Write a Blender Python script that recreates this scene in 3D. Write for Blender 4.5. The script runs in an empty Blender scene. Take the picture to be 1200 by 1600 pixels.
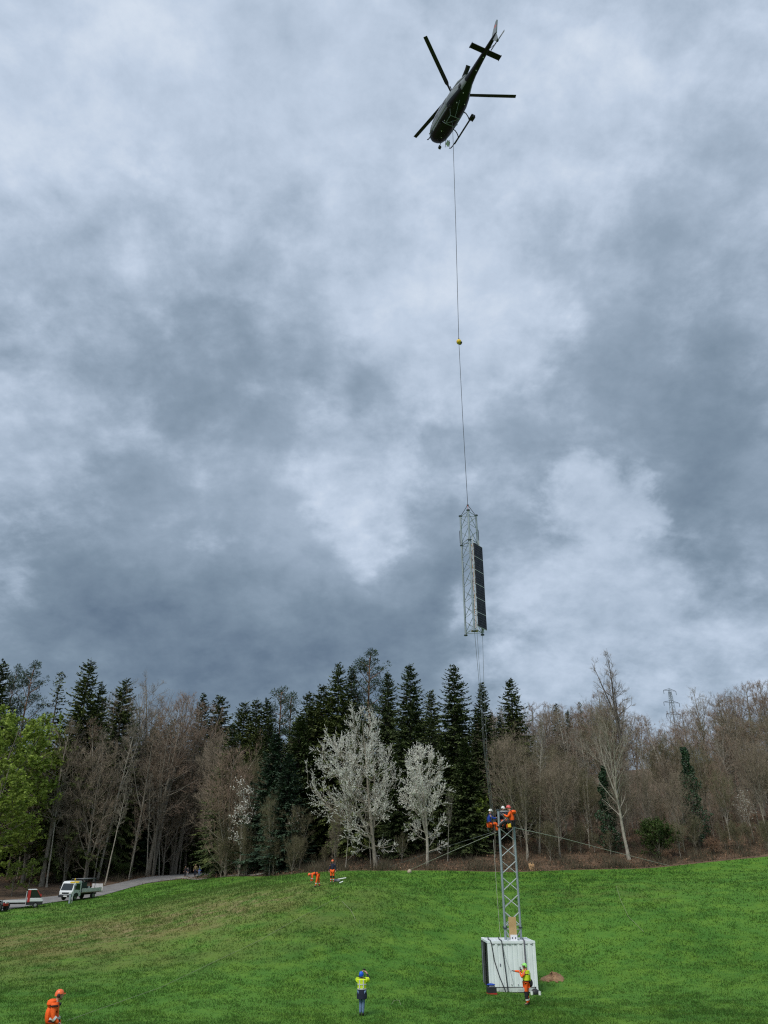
import bpy, math, random
import numpy as np
from mathutils import Vector, Matrix, Euler

# ------------------------------------------------------------------ camera, sky, sun, exposure
SC = bpy.context.scene
COL = SC.collection
F, TH = 1200.0, math.radians(24.6)
CT, ST = math.cos(TH), math.sin(TH)

def ray(px, py):
    u = (px - 600) / F; v = (800 - py) / F
    return u, CT - ST * v, ST + CT * v
def P(px, py, d):
    a, b, c = ray(px, py); k = d / b
    return Vector((a * k, d, c * k))

cam = bpy.data.cameras.new('camera'); camo = bpy.data.objects.new('camera', cam); COL.objects.link(camo)
cam.sensor_fit = 'VERTICAL'; cam.sensor_height = 24.0; cam.lens = 18.0
cam.clip_start = 0.1; cam.clip_end = 9000
camo.rotation_euler = (math.pi / 2 + TH, 0, 0)
SC.camera = camo
SC.view_settings.view_transform = 'Standard'; SC.view_settings.look = 'None'
SC.view_settings.exposure = 0.75; SC.view_settings.gamma = 1.0
SC.render.resolution_x = 768; SC.render.resolution_y = 1024
try:
    SC.cycles.max_bounces = 6; SC.cycles.diffuse_bounces = 3; SC.cycles.glossy_bounces = 3
    SC.cycles.transmission_bounces = 4; SC.cycles.use_denoising = False
    SC.cycles.filter_width = 1.2
except Exception:
    pass

SUN_EL, SUN_AZ = math.radians(50), math.radians(-150)   # azimuth measured from +Y towards +X: behind the camera, to its left
sun = bpy.data.lights.new('sun', 'SUN'); sun.energy = 1.5; sun.angle = math.radians(22); sun.color = (1.0, 0.965, 0.91)
suno = bpy.data.objects.new('sun', sun); COL.objects.link(suno)
sd = Vector((math.sin(SUN_AZ) * math.cos(SUN_EL), math.cos(SUN_AZ) * math.cos(SUN_EL), math.sin(SUN_EL)))
suno.rotation_euler = (-sd).to_track_quat('-Z', 'Y').to_euler()
suno.location = sd * 200

world = bpy.data.worlds.new('World'); SC.world = world; world.use_nodes = True
def make_world():
    nt = world.node_tree; N = nt.nodes; L = nt.links; N.clear()
    def node(t, **k):
        n = N.new(t)
        for a, b in k.items(): setattr(n, a, b)
        return n
    def math_(op, a, b=None, clamp=False):
        n = node('ShaderNodeMath', operation=op); n.use_clamp = clamp
        for i, s in enumerate((a, b)):
            if s is None: continue
            if hasattr(s, 'links'): L.new(s, n.inputs[i])
            else: n.inputs[i].default_value = s
        return n.outputs[0]
    out = node('ShaderNodeOutputWorld')
    tc = node('ShaderNodeTexCoord')
    sep = node('ShaderNodeSeparateXYZ'); L.new(tc.outputs['Generated'], sep.inputs[0])
    zc = math_('MAXIMUM', sep.outputs[2], 0.0)
    den = math_('ADD', zc, 0.50)
    comb = node('ShaderNodeCombineXYZ')
    L.new(math_('DIVIDE', sep.outputs[0], den), comb.inputs[0]); L.new(math_('DIVIDE', sep.outputs[1], den), comb.inputs[1])
    def noise(vec, scale, detail, rough, dist=0.0, off=(0, 0, 0)):
        mp = node('ShaderNodeMapping'); mp.inputs['Location'].default_value = off
        L.new(vec, mp.inputs[0])
        n = node('ShaderNodeTexNoise'); n.inputs['Scale'].default_value = scale; n.inputs['Detail'].default_value = detail
        n.inputs['Roughness'].default_value = rough; n.inputs['Distortion'].default_value = dist
        L.new(mp.outputs[0], n.inputs['Vector']); return n
    n1 = noise(comb.outputs[0], 2.4, 4, 0.5, 0.25, (3.1, 1.7, 0))
    n2 = noise(comb.outputs[0], 5.0, 9, 0.57, 0.2, (0.4, 5.2, 0))
    n3 = noise(comb.outputs[0], 12, 8, 0.60, 0.15, (8.4, 2.2, 0))
    # irregular edges for the cloud masses
    warp = noise(comb.outputs[0], 5.5, 6, 0.58, 0.2, (7, 7, 2))
    wv = node('ShaderNodeVectorMath', operation='SUBTRACT'); L.new(warp.outputs['Color'], wv.inputs[0]); wv.inputs[1].default_value = (0.5, 0.5, 0.5)
    ws = node('ShaderNodeVectorMath', operation='SCALE'); L.new(wv.outputs[0], ws.inputs[0]); ws.inputs['Scale'].default_value = 0.26
    wa = node('ShaderNodeVectorMath', operation='ADD'); L.new(tc.outputs['Generated'], wa.inputs[0]); L.new(ws.outputs[0], wa.inputs[1])
    wn = node('ShaderNodeVectorMath', operation='NORMALIZE'); L.new(wa.outputs[0], wn.inputs[0])
    # cloud masses: (pixel x, pixel y, radius in degrees, amount)
    BL = [(120, 60, 24, .17), (330, 170, 15, .05), (560, 90, 14, .04), (905, 125, 7, .14), (760, 230, 11, .05), (1000, 60, 14, -.03),
          (430, 395, 15, -.08), (250, 590, 15, -.08), (330, 720, 10, -.11), (130, 480, 12, -.05),
          (500, 490, 7, .11), (715, 520, 8, .27), (720, 420, 9, .06), (640, 640, 6, -.09),
          (60, 715, 8, .16), (110, 800, 8, .10), (390, 860, 9, .14), (565, 745, 5, .15), (590, 860, 5, .13),
          (60, 960, 10, -.20), (250, 990, 11, -.22), (470, 985, 11, -.25), (640, 985, 9, -.24), (360, 1045, 10, -.09), (690, 850, 8, -.12),
          (980, 520, 13, -.08), (930, 640, 9, -.09), (1110, 560, 9, -.08), (1040, 830, 9, -.13), (1150, 790, 9, -.09),
          (925, 780, 3.4, .22), (965, 725, 5, .10), (970, 880, 5, .13), (870, 990, 7, .18), (780, 1020, 5, .11), (1140, 920, 7, .10), (1040, 960, 8, .10), (1100, 1040, 10, .06), (1170, 250, 11, .03)]
    tot = None
    for (px, py, rad, amp) in BL:
        d = Vector(ray(px, py)).normalized()
        dp = node('ShaderNodeVectorMath', operation='DOT_PRODUCT'); L.new(wn.outputs[0], dp.inputs[0]); dp.inputs[1].default_value = d
        mr = node('ShaderNodeMapRange'); mr.interpolation_type = 'SMOOTHSTEP'
        mr.inputs['From Min'].default_value = math.cos(math.radians(rad * 1.15)); mr.inputs['From Max'].default_value = 1.0
        mr.inputs['To Min'].default_value = 0; mr.inputs['To Max'].default_value = amp * (.72 if rad > 6 else 1.0)
        L.new(dp.outputs['Value'], mr.inputs['Value'])
        tot = mr.outputs[0] if tot is None else math_('ADD', tot, mr.outputs[0])
    # a darker lower deck with ragged breaks that show the brighter deck above
    n1c, n2c, n3c = (math_('SUBTRACT', n.outputs['Fac'], 0.5) for n in (n1, n2, n3))
    n4 = noise(comb.outputs[0], 24, 8, 0.62, 0.1, (1.4, 3.2, 0)); n4c = math_('SUBTRACT', n4.outputs['Fac'], 0.5)
    m = math_('ADD', math_('ADD', math_('MULTIPLY', n2c, 1.0), math_('MULTIPLY', n3c, 0.55)), math_('MULTIPLY', tot, 1.7))
    m = math_('ADD', math_('ADD', m, math_('MULTIPLY', n4c, 0.22)), math_('MULTIPLY', zc, 0.22))
    mk = node('ShaderNodeMapRange'); mk.interpolation_type = 'SMOOTHSTEP'; L.new(m, mk.inputs['Value'])
    mk.inputs['From Min'].default_value = -0.14; mk.inputs['From Max'].default_value = 0.46
    low = math_('ADD', math_('ADD', math_('MULTIPLY', n1c, 0.52), math_('MULTIPLY', n3c, 0.32)), math_('ADD', math_('MULTIPLY', tot, 0.75), math_('MULTIPLY', zc, 0.26)))
    low = math_('ADD', math_('ADD', low, math_('MULTIPLY', n4c, 0.16)), 0.335)
    high = math_('ADD', math_('ADD', math_('MULTIPLY', n3c, 0.50), math_('MULTIPLY', n1c, 0.32)), math_('ADD', math_('MULTIPLY', zc, 0.18), math_('MULTIPLY', n4c, 0.17)))
    high = math_('ADD', high, 0.615)
    v = math_('ADD', low, math_('MULTIPLY', mk.outputs[0], math_('SUBTRACT', high, low)))
    cr = node('ShaderNodeValToRGB'); L.new(v, cr.inputs[0])
    st = [(0.06, (.118, .168, .236)), (0.25, (.200, .268, .345)), (0.42, (.298, .378, .476)), (0.58, (.408, .497, .614)), (0.75, (.548, .642, .776)), (0.98, (.79, .86, .95))]
    while len(cr.color_ramp.elements) < len(st): cr.color_ramp.elements.new(0.5)
    for e, (p_, c_) in zip(cr.color_ramp.elements, st): e.position = p_; e.color = (*c_, 1)
    sky = node('ShaderNodeTexSky'); sky.sky_type = 'NISHITA'; sky.sun_disc = False
    sky.sun_elevation = SUN_EL; sky.sun_rotation = SUN_AZ
    b1 = node('ShaderNodeBackground'); L.new(sky.outputs[0], b1.inputs[0]); b1.inputs[1].default_value = 0.08
    b2 = node('ShaderNodeBackground'); L.new(cr.outputs[0], b2.inputs[0]); b2.inputs[1].default_value = 0.60
    mx = node('ShaderNodeMixShader'); mx.inputs[0].default_value = 0.94
    L.new(b1.outputs[0], mx.inputs[1]); L.new(b2.outputs[0], mx.inputs[2]); L.new(mx.outputs[0], out.inputs[0])
make_world()

# ------------------------------------------------------------------ helpers
def mat(name, col, rough=0.7, var=0.15, scale=4.0, bump=0.0, metal=0.0, spec=0.4, col2=None, island=0.0, transl=0.0, detail=5):
    m = bpy.data.materials.new(name); m.use_nodes = True
    nt = m.node_tree; N = nt.nodes; L = nt.links
    b = N['Principled BSDF']
    b.inputs['Roughness'].default_value = rough; b.inputs['Metallic'].default_value = metal
    b.inputs['Specular IOR Level'].default_value = spec
    tc = N.new('ShaderNodeTexCoord'); nz = N.new('ShaderNodeTexNoise')
    nz.inputs['Scale'].default_value = scale; nz.inputs['Detail'].default_value = detail; nz.inputs['Roughness'].default_value = 0.6
    L.new(tc.outputs['Object'], nz.inputs['Vector'])
    c2 = col2 or tuple(c * (1 + var) for c in col); c1 = col if col2 else tuple(c * (1 - var) for c in col)
    cr = N.new('ShaderNodeValToRGB'); cr.color_ramp.elements[0].position = 0.36; cr.color_ramp.elements[1].position = 0.64
    cr.color_ramp.elements[0].color = (*c1, 1); cr.color_ramp.elements[1].color = (*c2, 1)
    src = nz.outputs['Fac']
    if island:
        g = N.new('ShaderNodeNewGeometry')
        mx = N.new('ShaderNodeMix'); mx.inputs[0].default_value = island
        L.new(nz.outputs['Fac'], mx.inputs[2])
        mp = N.new('ShaderNodeMapRange'); mp.inputs['To Min'].default_value = 0.25; mp.inputs['To Max'].default_value = 0.75
        L.new(g.outputs['Random Per Island'], mp.inputs['Value']); L.new(mp.outputs[0], mx.inputs[3]); src = mx.outputs[0]
    L.new(src, cr.inputs[0])
    L.new(cr.outputs[0], b.inputs['Base Color'])
    if bump:
        n2 = N.new('ShaderNodeTexNoise'); n2.inputs['Scale'].default_value = scale * 5; n2.inputs['Detail'].default_value = 4
        L.new(tc.outputs['Object'], n2.inputs['Vector'])
        bp = N.new('ShaderNodeBump'); bp.inputs['Strength'].default_value = bump; bp.inputs['Distance'].default_value = 0.05
        L.new(n2.outputs['Fac'], bp.inputs['Height']); L.new(bp.outputs[0], b.inputs['Normal'])
    if transl:
        t = N.new('ShaderNodeBsdfTranslucent'); L.new(cr.outputs[0], t.inputs[0])
        ms = N.new('ShaderNodeMixShader'); ms.inputs[0].default_value = transl
        o = N['Material Output']; L.new(b.outputs[0], ms.inputs[1]); L.new(t.outputs[0], ms.inputs[2]); L.new(ms.outputs[0], o.inputs[0])
    return m

def tag(o, label=None, cat=None, group=None, kind=None):
    if label: o['label'] = label
    if cat: o['category'] = cat
    if group: o['group'] = group
    if kind: o['kind'] = kind
    return o
def empty(name, loc=(0, 0, 0), rz=0.0, label=None, cat=None, group=None):
    o = bpy.data.objects.new(name, None); COL.objects.link(o); o.location = loc; o.rotation_euler = (0, 0, rz)
    o.empty_display_size = 0.2
    return tag(o, label, cat, group)
def link_mesh(name, me, parent=None, loc=(0, 0, 0), rot=(0, 0, 0)):
    o = bpy.data.objects.new(name, me); COL.objects.link(o); o.parent = parent; o.location = loc; o.rotation_euler = rot
    return o
def np_mesh(name, V, T, m, smooth=False):
    """V (n,3); T list of (k,3) or (k,4) int arrays"""
    V = np.asarray(V, dtype=np.float32).reshape(-1, 3); me = bpy.data.meshes.new(name)
    loops = []; starts = []; s = 0
    for A in T:
        A = np.asarray(A, dtype=np.int32)
        if A.size == 0: continue
        k = A.shape[1]; loops.append(A.ravel()); starts.append(s + np.arange(A.shape[0], dtype=np.int32) * k); s += A.size
    loops = np.concatenate(loops); starts = np.concatenate(starts)
    me.vertices.add(len(V)); me.vertices.foreach_set('co', V.ravel())
    me.loops.add(len(loops)); me.loops.foreach_set('vertex_index', loops)
    me.polygons.add(len(starts)); me.polygons.foreach_set('loop_start', starts)
    if smooth: me.polygons.foreach_set('use_smooth', np.ones(len(starts), dtype=bool))
    me.update(calc_edges=True); me.validate()
    if m: me.materials.append(m)
    return me

class MB:
    def __init__(s): s.v = []; s.f = []
    def add(s, vs, fs):
        b = len(s.v); s.v += [tuple(v) for v in vs]; s.f += [tuple(i + b for i in f) for f in fs]; return s
    def box(s, c, d, rot=None):
        hx, hy, hz_ = d[0] / 2, d[1] / 2, d[2] / 2
        vs = [Vector((x * hx, y * hy, z * hz_)) for x in (-1, 1) for y in (-1, 1) for z in (-1, 1)]
        if rot is not None:
            R = rot if isinstance(rot, Matrix) else Euler(rot).to_matrix()
            vs = [R @ v for v in vs]
        c = Vector(c)
        return s.add([v + c for v in vs], [(0, 1, 3, 2), (4, 6, 7, 5), (0, 4, 5, 1), (2, 3, 7, 6), (0, 2, 6, 4), (1, 5, 7, 3)])
    def tube(s, pts, rad, n=8, cap=True):
        pts = [Vector(p) for p in pts]
        if not isinstance(rad, (list, tuple)): rad = [rad] * len(pts)
        b = len(s.v); prev = None
        for i, p in enumerate(pts):
            t = (pts[min(i + 1, len(pts) - 1)] - pts[max(i - 1, 0)])
            t = t.normalized() if t.length > 1e-9 else Vector((0, 0, 1))
            if prev is None:
                ref = Vector((0, 0, 1)) if abs(t.z) < 0.9 else Vector((1, 0, 0))
                a = t.cross(ref).normalized()
            else:
                a = prev - t * prev.dot(t); a = a.normalized() if a.length > 1e-6 else t.orthogonal().normalized()
            prev = a; c = t.cross(a)
            for k in range(n):
                w = 2 * math.pi * k / n
                s.v.append(tuple(p + (a * math.cos(w) + c * math.sin(w)) * rad[i]))
        for i in range(len(pts) - 1):
            for k in range(n):
                k2 = (k + 1) % n
                s.f.append((b + i * n + k, b + i * n + k2, b + (i + 1) * n + k2, b + (i + 1) * n + k))
        if cap:
            s.f.append(tuple(b + k for k in range(n))[::-1]); e = b + (len(pts) - 1) * n
            s.f.append(tuple(e + k for k in range(n)))
        return s
    def loft(s, rings, cap=True, closed=True):
        b = len(s.v); n = len(rings[0])
        for r in rings: s.v += [tuple(p) for p in r]
        for i in range(len(rings) - 1):
            for k in range(n if closed else n - 1):
                k2 = (k + 1) % n
                s.f.append((b + i * n + k, b + i * n + k2, b + (i + 1) * n + k2, b + (i + 1) * n + k))
        if cap and closed:
            s.f.append(tuple(b + k for k in range(n))[::-1]); e = b + (len(rings) - 1) * n
            s.f.append(tuple(e + k for k in range(n)))
        return s
    def prism(s, prof, a, b, axis='y'):
        """profile of 2-D points extruded from a to b along axis ('y': profile is (x,z); 'x': (y,z); 'z': (x,y))"""
        def mk(p, t): return {'y': (p[0], t, p[1]), 'x': (t, p[0], p[1]), 'z': (p[0], p[1], t)}[axis]
        return s.loft([[mk(p, a) for p in prof], [mk(p, b) for p in prof]])
    def ball(s, c, r, nu=12, nv=8, v0=-1.0, v1=1.0):
        if not isinstance(r, (list, tuple)): r = (r, r, r)
        rings = []
        for j in range(nv + 1):
            a = math.pi / 2 * (v0 + (v1 - v0) * j / nv)
            rings.append([(c[0] + r[0] * math.cos(a) * math.cos(2 * math.pi * i / nu), c[1] + r[1] * math.cos(a) * math.sin(2 * math.pi * i / nu), c[2] + r[2] * math.sin(a)) for i in range(nu)])
        return s.loft(rings)
    def mesh(s, name, m, smooth=False):
        me = bpy.data.meshes.new(name); me.from_pydata(s.v, [], s.f); me.update()
        if smooth:
            me.polygons.foreach_set('use_smooth', np.ones(len(me.polygons), dtype=bool))
            try: me.set_sharp_from_angle(angle=math.radians(40))
            except Exception: pass
        if m: me.materials.append(m)
        return me
    def build(s, name, m, parent=None, smooth=False, loc=(0, 0, 0), rot=(0, 0, 0), bevel=0.0):
        o = link_mesh(name, s.mesh(name, m, smooth), parent, loc, rot)
        if bevel:
            md = o.modifiers.new('bevel', 'BEVEL'); md.width = bevel; md.segments = 2; md.limit_method = 'ANGLE'
        return o

# ------------------------------------------------------------------ terrain
CTRL = [(0, 0, -1.7), (-30, 0, -2.2), (30, 0, -1.6), (0, 10, -3.6), (-25, 10, -3.8), (25, 10, -3.4), (0, 22, -5.5), (-10.6, 26, -5.1), (-25, 22, -5.4), (25, 22, -5.3),
        (0, 32, -6.05), (-16, 32, -5.8), (17, 32, -6.0), (0, 40, -6.22), (-18, 40, -6.0), (7, 44, -6.22), (18, 40, -6.1), (7, 49, -6.25), (9, 51, -6.1),
        (20, 50, -5.6), (-24, 55, -5.7), (-12, 52, -5.3), (0, 52, -5.0), (-3, 62, -3.0), (8, 60, -4.6), (20, 62, -3.6), (30, 60, -3.3),
        (-5, 72, -1.55), (8, 74, -2.2), (20, 75, -1.7), (35, 75, -1.0), (-18, 68, -4.2), (-30, 70, -5.3), (-30, 85, -4.7), (-20, 85, -3.0),
        (-10, 82, -1.7), (0, 83, -.95), (13, 84, -1.05), (27, 85, -.72), (40, 86, .2), (60, 88, 1.6), (60, 60, -1.5), (60, 30, -5.5), (60, 0, -2),
        (-41, 93, -4.7), (-39, 106, -4.2), (-37, 113, -3.85), (-34, 137, -2.1), (-33, 150, -1.7), (-44, 70, -5.6), (-60, 70, -5.4), (-50, 93, -4.6), (-48, 106, -4.1),
        (-44, 116, -3.7), (-40, 138, -1.9), (-24, 108, -2.2), (-14, 98, -1.6), (-60, 115, -3.4), (-60, 140, -1.9), (-75, 120, -2.5), (-60, 40, -6), (-60, 0, -3),
        (-7, 93, -.7), (0, 95, .1), (13, 96, 1.6), (27, 98, 2.6), (42, 100, 4.4), (-15, 112, -.6), (0, 112, 2.0), (15, 112, 3.6), (30, 115, 5.2), (50, 118, 7.5),
        (-30, 165, -.5), (-10, 160, 2.0), (10, 160, 7.5), (40, 160, 13), (80, 160, 17), (-80, 165, 0), (90, 100, 7), (90, 60, 1), (110, 30, -4), (-100, 100, -3),
        (-100, 40, -6), (-100, 160, 0), (-60, 210, 7), (0, 210, 14), (60, 210, 22), (110, 200, 25), (-110, 210, 7), (0, -30, -1), (-100, -30, -3), (100, -30, -2)]
_C = np.array(CTRL, dtype=float)
def _k(r2): return np.where(r2 > 1e-9, r2 * np.log(np.maximum(r2, 1e-9)), 0.0)
def _fit():
    n = len(_C); X = _C[:, :2] / 50.0
    K = _k(((X[:, None] - X[None]) ** 2).sum(-1)) + np.eye(n) * 2e-4
    Pm = np.hstack([np.ones((n, 1)), X])
    A = np.zeros((n + 3, n + 3)); A[:n, :n] = K; A[:n, n:] = Pm; A[n:, :n] = Pm.T
    return np.linalg.solve(A, np.concatenate([_C[:, 2], np.zeros(3)])), X
_W, _X = _fit()
def hzs(x, y):
    x = np.clip(np.asarray(x, float), -105, 105) / 50; y = np.clip(np.asarray(y, float), -25, 205) / 50
    r2 = (x[..., None] - _X[:, 0]) ** 2 + (y[..., None] - _X[:, 1]) ** 2
    return _k(r2) @ _W[:-3] + _W[-3] + _W[-2] * x + _W[-1] * y
def hz(x, y): return float(hzs(np.array([x]), np.array([y]))[0])
_EX = np.array([-3000, -105, -70, -55, -48, -44.5, -41.5, -39.6, -37.2, -35.2, -31.2, -22, -12, -7, 0, 13, 27, 40, 60, 105, 3000.])
_EY = np.array([-400, -200, -60, 10, 45, 70, 93, 106, 113, 126, 132, 112, 98, 91, 86.5, 85.5, 86.5, 88, 92, 100, 100.])
def edge_y(x): return np.interp(x, _EX, _EY)
ROAD_R = np.array([(-52, 20), (-48, 45), (-44.5, 70), (-41.5, 93), (-39.6, 106), (-37.2, 113), (-35.2, 126), (-30.8, 135), (-29.5, 150), (-25, 172), (-8, 190), (20, 205)], float)
ROAD_L = np.array([(-66, 20), (-62, 45), (-58, 70), (-53, 93), (-47, 106), (-42.8, 114), (-40, 127), (-38, 138), (-35.5, 152), (-28.5, 175), (-10, 194), (18, 210)], float)
def on_road(x, y, pad=0.8):
    if y < ROAD_R[0, 1] or y > 172: return False
    xr = np.interp(y, ROAD_R[:, 1], ROAD_R[:, 0]); xl = np.interp(y, ROAD_L[:, 1], ROAD_L[:, 0])
    return xl - pad < x < xr + pad
def ground_px(px, py, d0=15.0, d1=220.0):
    """where the sight line through a photo pixel meets the ground"""
    a, b, c = ray(px, py); ds = np.arange(d0, d1, 0.1); x = a / b * ds; z = c / b * ds
    hit = np.nonzero(z < hzs(x, ds))[0]
    d = ds[hit[0]] if len(hit) else d1
    return Vector((a / b * d, d, hz(a / b * d, d)))

# ------------------------------------------------------------------ ground, road
def grass_mat(name, blades):
    m = bpy.data.materials.new(name); m.use_nodes = True
    nt = m.node_tree; N = nt.nodes; L = nt.links; b = N['Principled BSDF']
    b.inputs['Roughness'].default_value = 0.75; b.inputs['Specular IOR Level'].default_value = 0.12
    tc = N.new('ShaderNodeTexCoord')
    def noise(scale, detail, rough=0.6, stretch=None):
        n = N.new('ShaderNodeTexNoise'); n.inputs['Scale'].default_value = scale; n.inputs['Detail'].default_value = detail; n.inputs['Roughness'].default_value = rough
        if stretch:
            mp = N.new('ShaderNodeMapping'); mp.inputs['Scale'].default_value = stretch; L.new(tc.outputs['Object'], mp.inputs[0]); L.new(mp.outputs[0], n.inputs['Vector'])
        else: L.new(tc.outputs['Object'], n.inputs['Vector'])
        return n.outputs['Fac']
    def mix(f, a, c):
        x = N.new('ShaderNodeMix'); x.data_type = 'RGBA'
        for i, s in ((0, f), (6, a), (7, c)):
            if hasattr(s, 'links'): L.new(s, x.inputs[i])
            elif i == 0: x.inputs[0].default_value = s
            else: x.inputs[i].default_value = (*s, 1)
        return x.outputs[2]
    def ramp(f, lo, hi, a=0.0, c=1.0):
        r = N.new('ShaderNodeMapRange'); r.inputs['From Min'].default_value = lo; r.inputs['From Max'].default_value = hi
        r.inputs['To Min'].default_value = a; r.inputs['To Max'].default_value = c; L.new(f, r.inputs['Value']); return r.outputs[0]
    def mul(a, c):
        x = N.new('ShaderNodeMath'); x.operation = 'MULTIPLY'; L.new(a, x.inputs[0])
        if hasattr(c, 'links'): L.new(c, x.inputs[1])
        else: x.inputs[1].default_value = c
        return x.outputs[0]
    def patch(cx, cy, rx, ry):
        mp = N.new('ShaderNodeMapping'); mp.inputs['Location'].default_value = (-cx / rx, -cy / ry, 0); mp.inputs['Scale'].default_value = (1 / rx, 1 / ry, 0)
        L.new(tc.outputs['Object'], mp.inputs[0])
        g = N.new('ShaderNodeTexGradient'); g.gradient_type = 'SPHERICAL'; L.new(mp.outputs[0], g.inputs[0]); return g.outputs['Fac']
    k = 1.22 if blades else 1.36
    c = mix(ramp(noise(0.09, 4), 0.38, 0.62), (.041 * k, .113 * k, .0185), (.066 * k, .158 * k, .0290))
    c = mix(ramp(noise(0.55, 5, 0.65), 0.42, 0.66, 0, .75), c, (.098 * k, .185 * k, .028))
    c = mix(ramp(noise(1.3, 5, 0.7), 0.5, 0.72, 0, .40), c, (.030 * k, .085 * k, .0090))
    # dry, straw-coloured turf on the left shoulder of the slope
    c = mix(mul(ramp(patch(-22, 66, 27, 22), 0.0, .7), ramp(noise(0.33, 6, 0.7), 0.34, 0.60, 0.10, .9)), c, (.185, .165, .055))
    c = mix(mul(ramp(patch(-17, 67, 13, 9), 0.0, .5), ramp(noise(0.8, 6, 0.7), 0.47, 0.62, 0, .85)), c, (.270, .220, .105))
    c = mix(mul(ramp(patch(-27, 88, 30, 20), 0.0, .6), ramp(noise(0.2, 5, 0.7), 0.4, 0.65, 0, .6)), c, (.135, .160, .048))
    c = mix(mul(ramp(patch(19, 71, 9, 8), 0.0, .6), ramp(noise(0.6, 5, 0.7), 0.45, 0.62, 0, .6)), c, (.105, .150, .030))
    if blades:
        g = N.new('ShaderNodeNewGeometry')
        c2 = mix(ramp(g.outputs['Random Per Island'], 0.0, 1.0, 0.0, 0.6), c, (.122, .208, .056))
        c = mix(ramp(g.outputs['Random Per Island'], 0.93, 1.0, 0.0, 0.5), c2, (.22, .21, .09))
        t = N.new('ShaderNodeBsdfTranslucent'); L.new(c, t.inputs[0]); ms = N.new('ShaderNodeMixShader'); ms.inputs[0].default_value = 0.5
        L.new(b.outputs[0], ms.inputs[1]); L.new(t.outputs[0], ms.inputs[2]); L.new(ms.outputs[0], N['Material Output'].inputs[0])
    else:
        bp = N.new('ShaderNodeBump'); bp.inputs['Strength'].default_value = 0.9; bp.inputs['Distance'].default_value = 0.15
        L.new(noise(2.2, 8, 0.75), bp.inputs['Height']); L.new(bp.outputs[0], b.inputs['Normal'])
    L.new(c, b.inputs['Base Color'])
    return m
M = {}
M['meadow'] = grass_mat('meadow', False); M['grass'] = grass_mat('grass blades', True)
M['litter'] = mat('leaf litter', (.075, .048, .030), .9, scale=1.6, col2=(.165, .105, .062), bump=.8, detail=8)
M['asphalt'] = mat('asphalt', (.17, .165, .16), .85, scale=.7, col2=(.25, .24, .23), bump=.2)
M['gravel'] = mat('gravel', (.22, .21, .18), .9, scale=2.5, col2=(.34, .32, .28), bump=.5)

def strip_grid(xs, ylo, yhi, n, name, m, pw=1.0):
    xs = np.asarray(xs, float); t = np.linspace(0, 1, n) ** pw
    Y = ylo[:, None] + (yhi - ylo)[:, None] * t[None]; X = np.repeat(xs[:, None], n, 1)
    Z = hzs(X, Y); V = np.stack([X, Y, Z], -1).reshape(-1, 3)
    i = np.arange(len(xs) - 1)[:, None] * n + np.arange(n - 1)[None]; i = i.ravel()
    return np_mesh(name, V, [np.stack([i, i + n, i + n + 1, i + 1], 1)], m, True)
XS = np.concatenate([[-3000, -1200, -500, -200], np.arange(-110, -50, 4), np.arange(-50, -20, .5), np.arange(-20, 60, 1.0), np.arange(60, 111, 5), [200, 500, 1200, 3000]])
EY = edge_y(XS)
tag(link_mesh('meadow', strip_grid(XS, np.full(len(XS), -400.0), EY, 260, 'meadow', M['meadow'], .5)), 'bright green sloping meadow rising from the valley floor to the wood', 'meadow', kind='structure')
tag(link_mesh('forest_floor', strip_grid(XS, EY, np.full(len(XS), 230.0), 110, 'forest_floor', M['litter'], 1.4)), 'brown leaf-littered floor rising under the trees', 'forest floor', kind='structure')
far = strip_grid(XS, np.full(len(XS), 230.0), np.full(len(XS), 6000.0), 4, 'far_ground', M['litter'])
tag(link_mesh('terrain', far), 'wooded ground running on behind the forest', 'terrain', kind='structure')

def ribbon(Lp, Rp, name, m, up=0.05, nx=8, sub=10):
    def dens(A):
        out = []
        for a, b in zip(A[:-1], A[1:]):
            for k in range(sub): out.append(a + (b - a) * k / sub)
        out.append(A[-1]); return np.array(out)
    Lp, Rp = dens(np.asarray(Lp, float)), dens(np.asarray(Rp, float)); s = np.linspace(0, 1, nx)
    XY = Lp[:, None] * (1 - s)[None, :, None] + Rp[:, None] * s[None, :, None]
    Z = hzs(XY[..., 0], XY[..., 1]) + up
    V = np.concatenate([XY, Z[..., None]], -1).reshape(-1, 3)
    i = (np.arange(len(Lp) - 1)[:, None] * nx + np.arange(nx - 1)[None]).ravel()
    return link_mesh(name, np_mesh(name, V, [np.stack([i, i + 1, i + nx + 1, i + nx], 1)], m, True))
tag(ribbon(ROAD_L, ROAD_R, 'road', M['asphalt']), 'grey lane climbing along the edge of the wood', 'road', kind='structure')
pc = np.array([(-33.6, 138), (-30.5, 133), (-26, 121.5), (-21.5, 113.5), (-15, 104)], float)
tag(ribbon(pc + (-.4, -.8), pc + (.5, .9), 'path', M['gravel'], .06, 3), 'narrow gravel path leaving the lane along the meadow', 'path', kind='structure')

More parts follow.
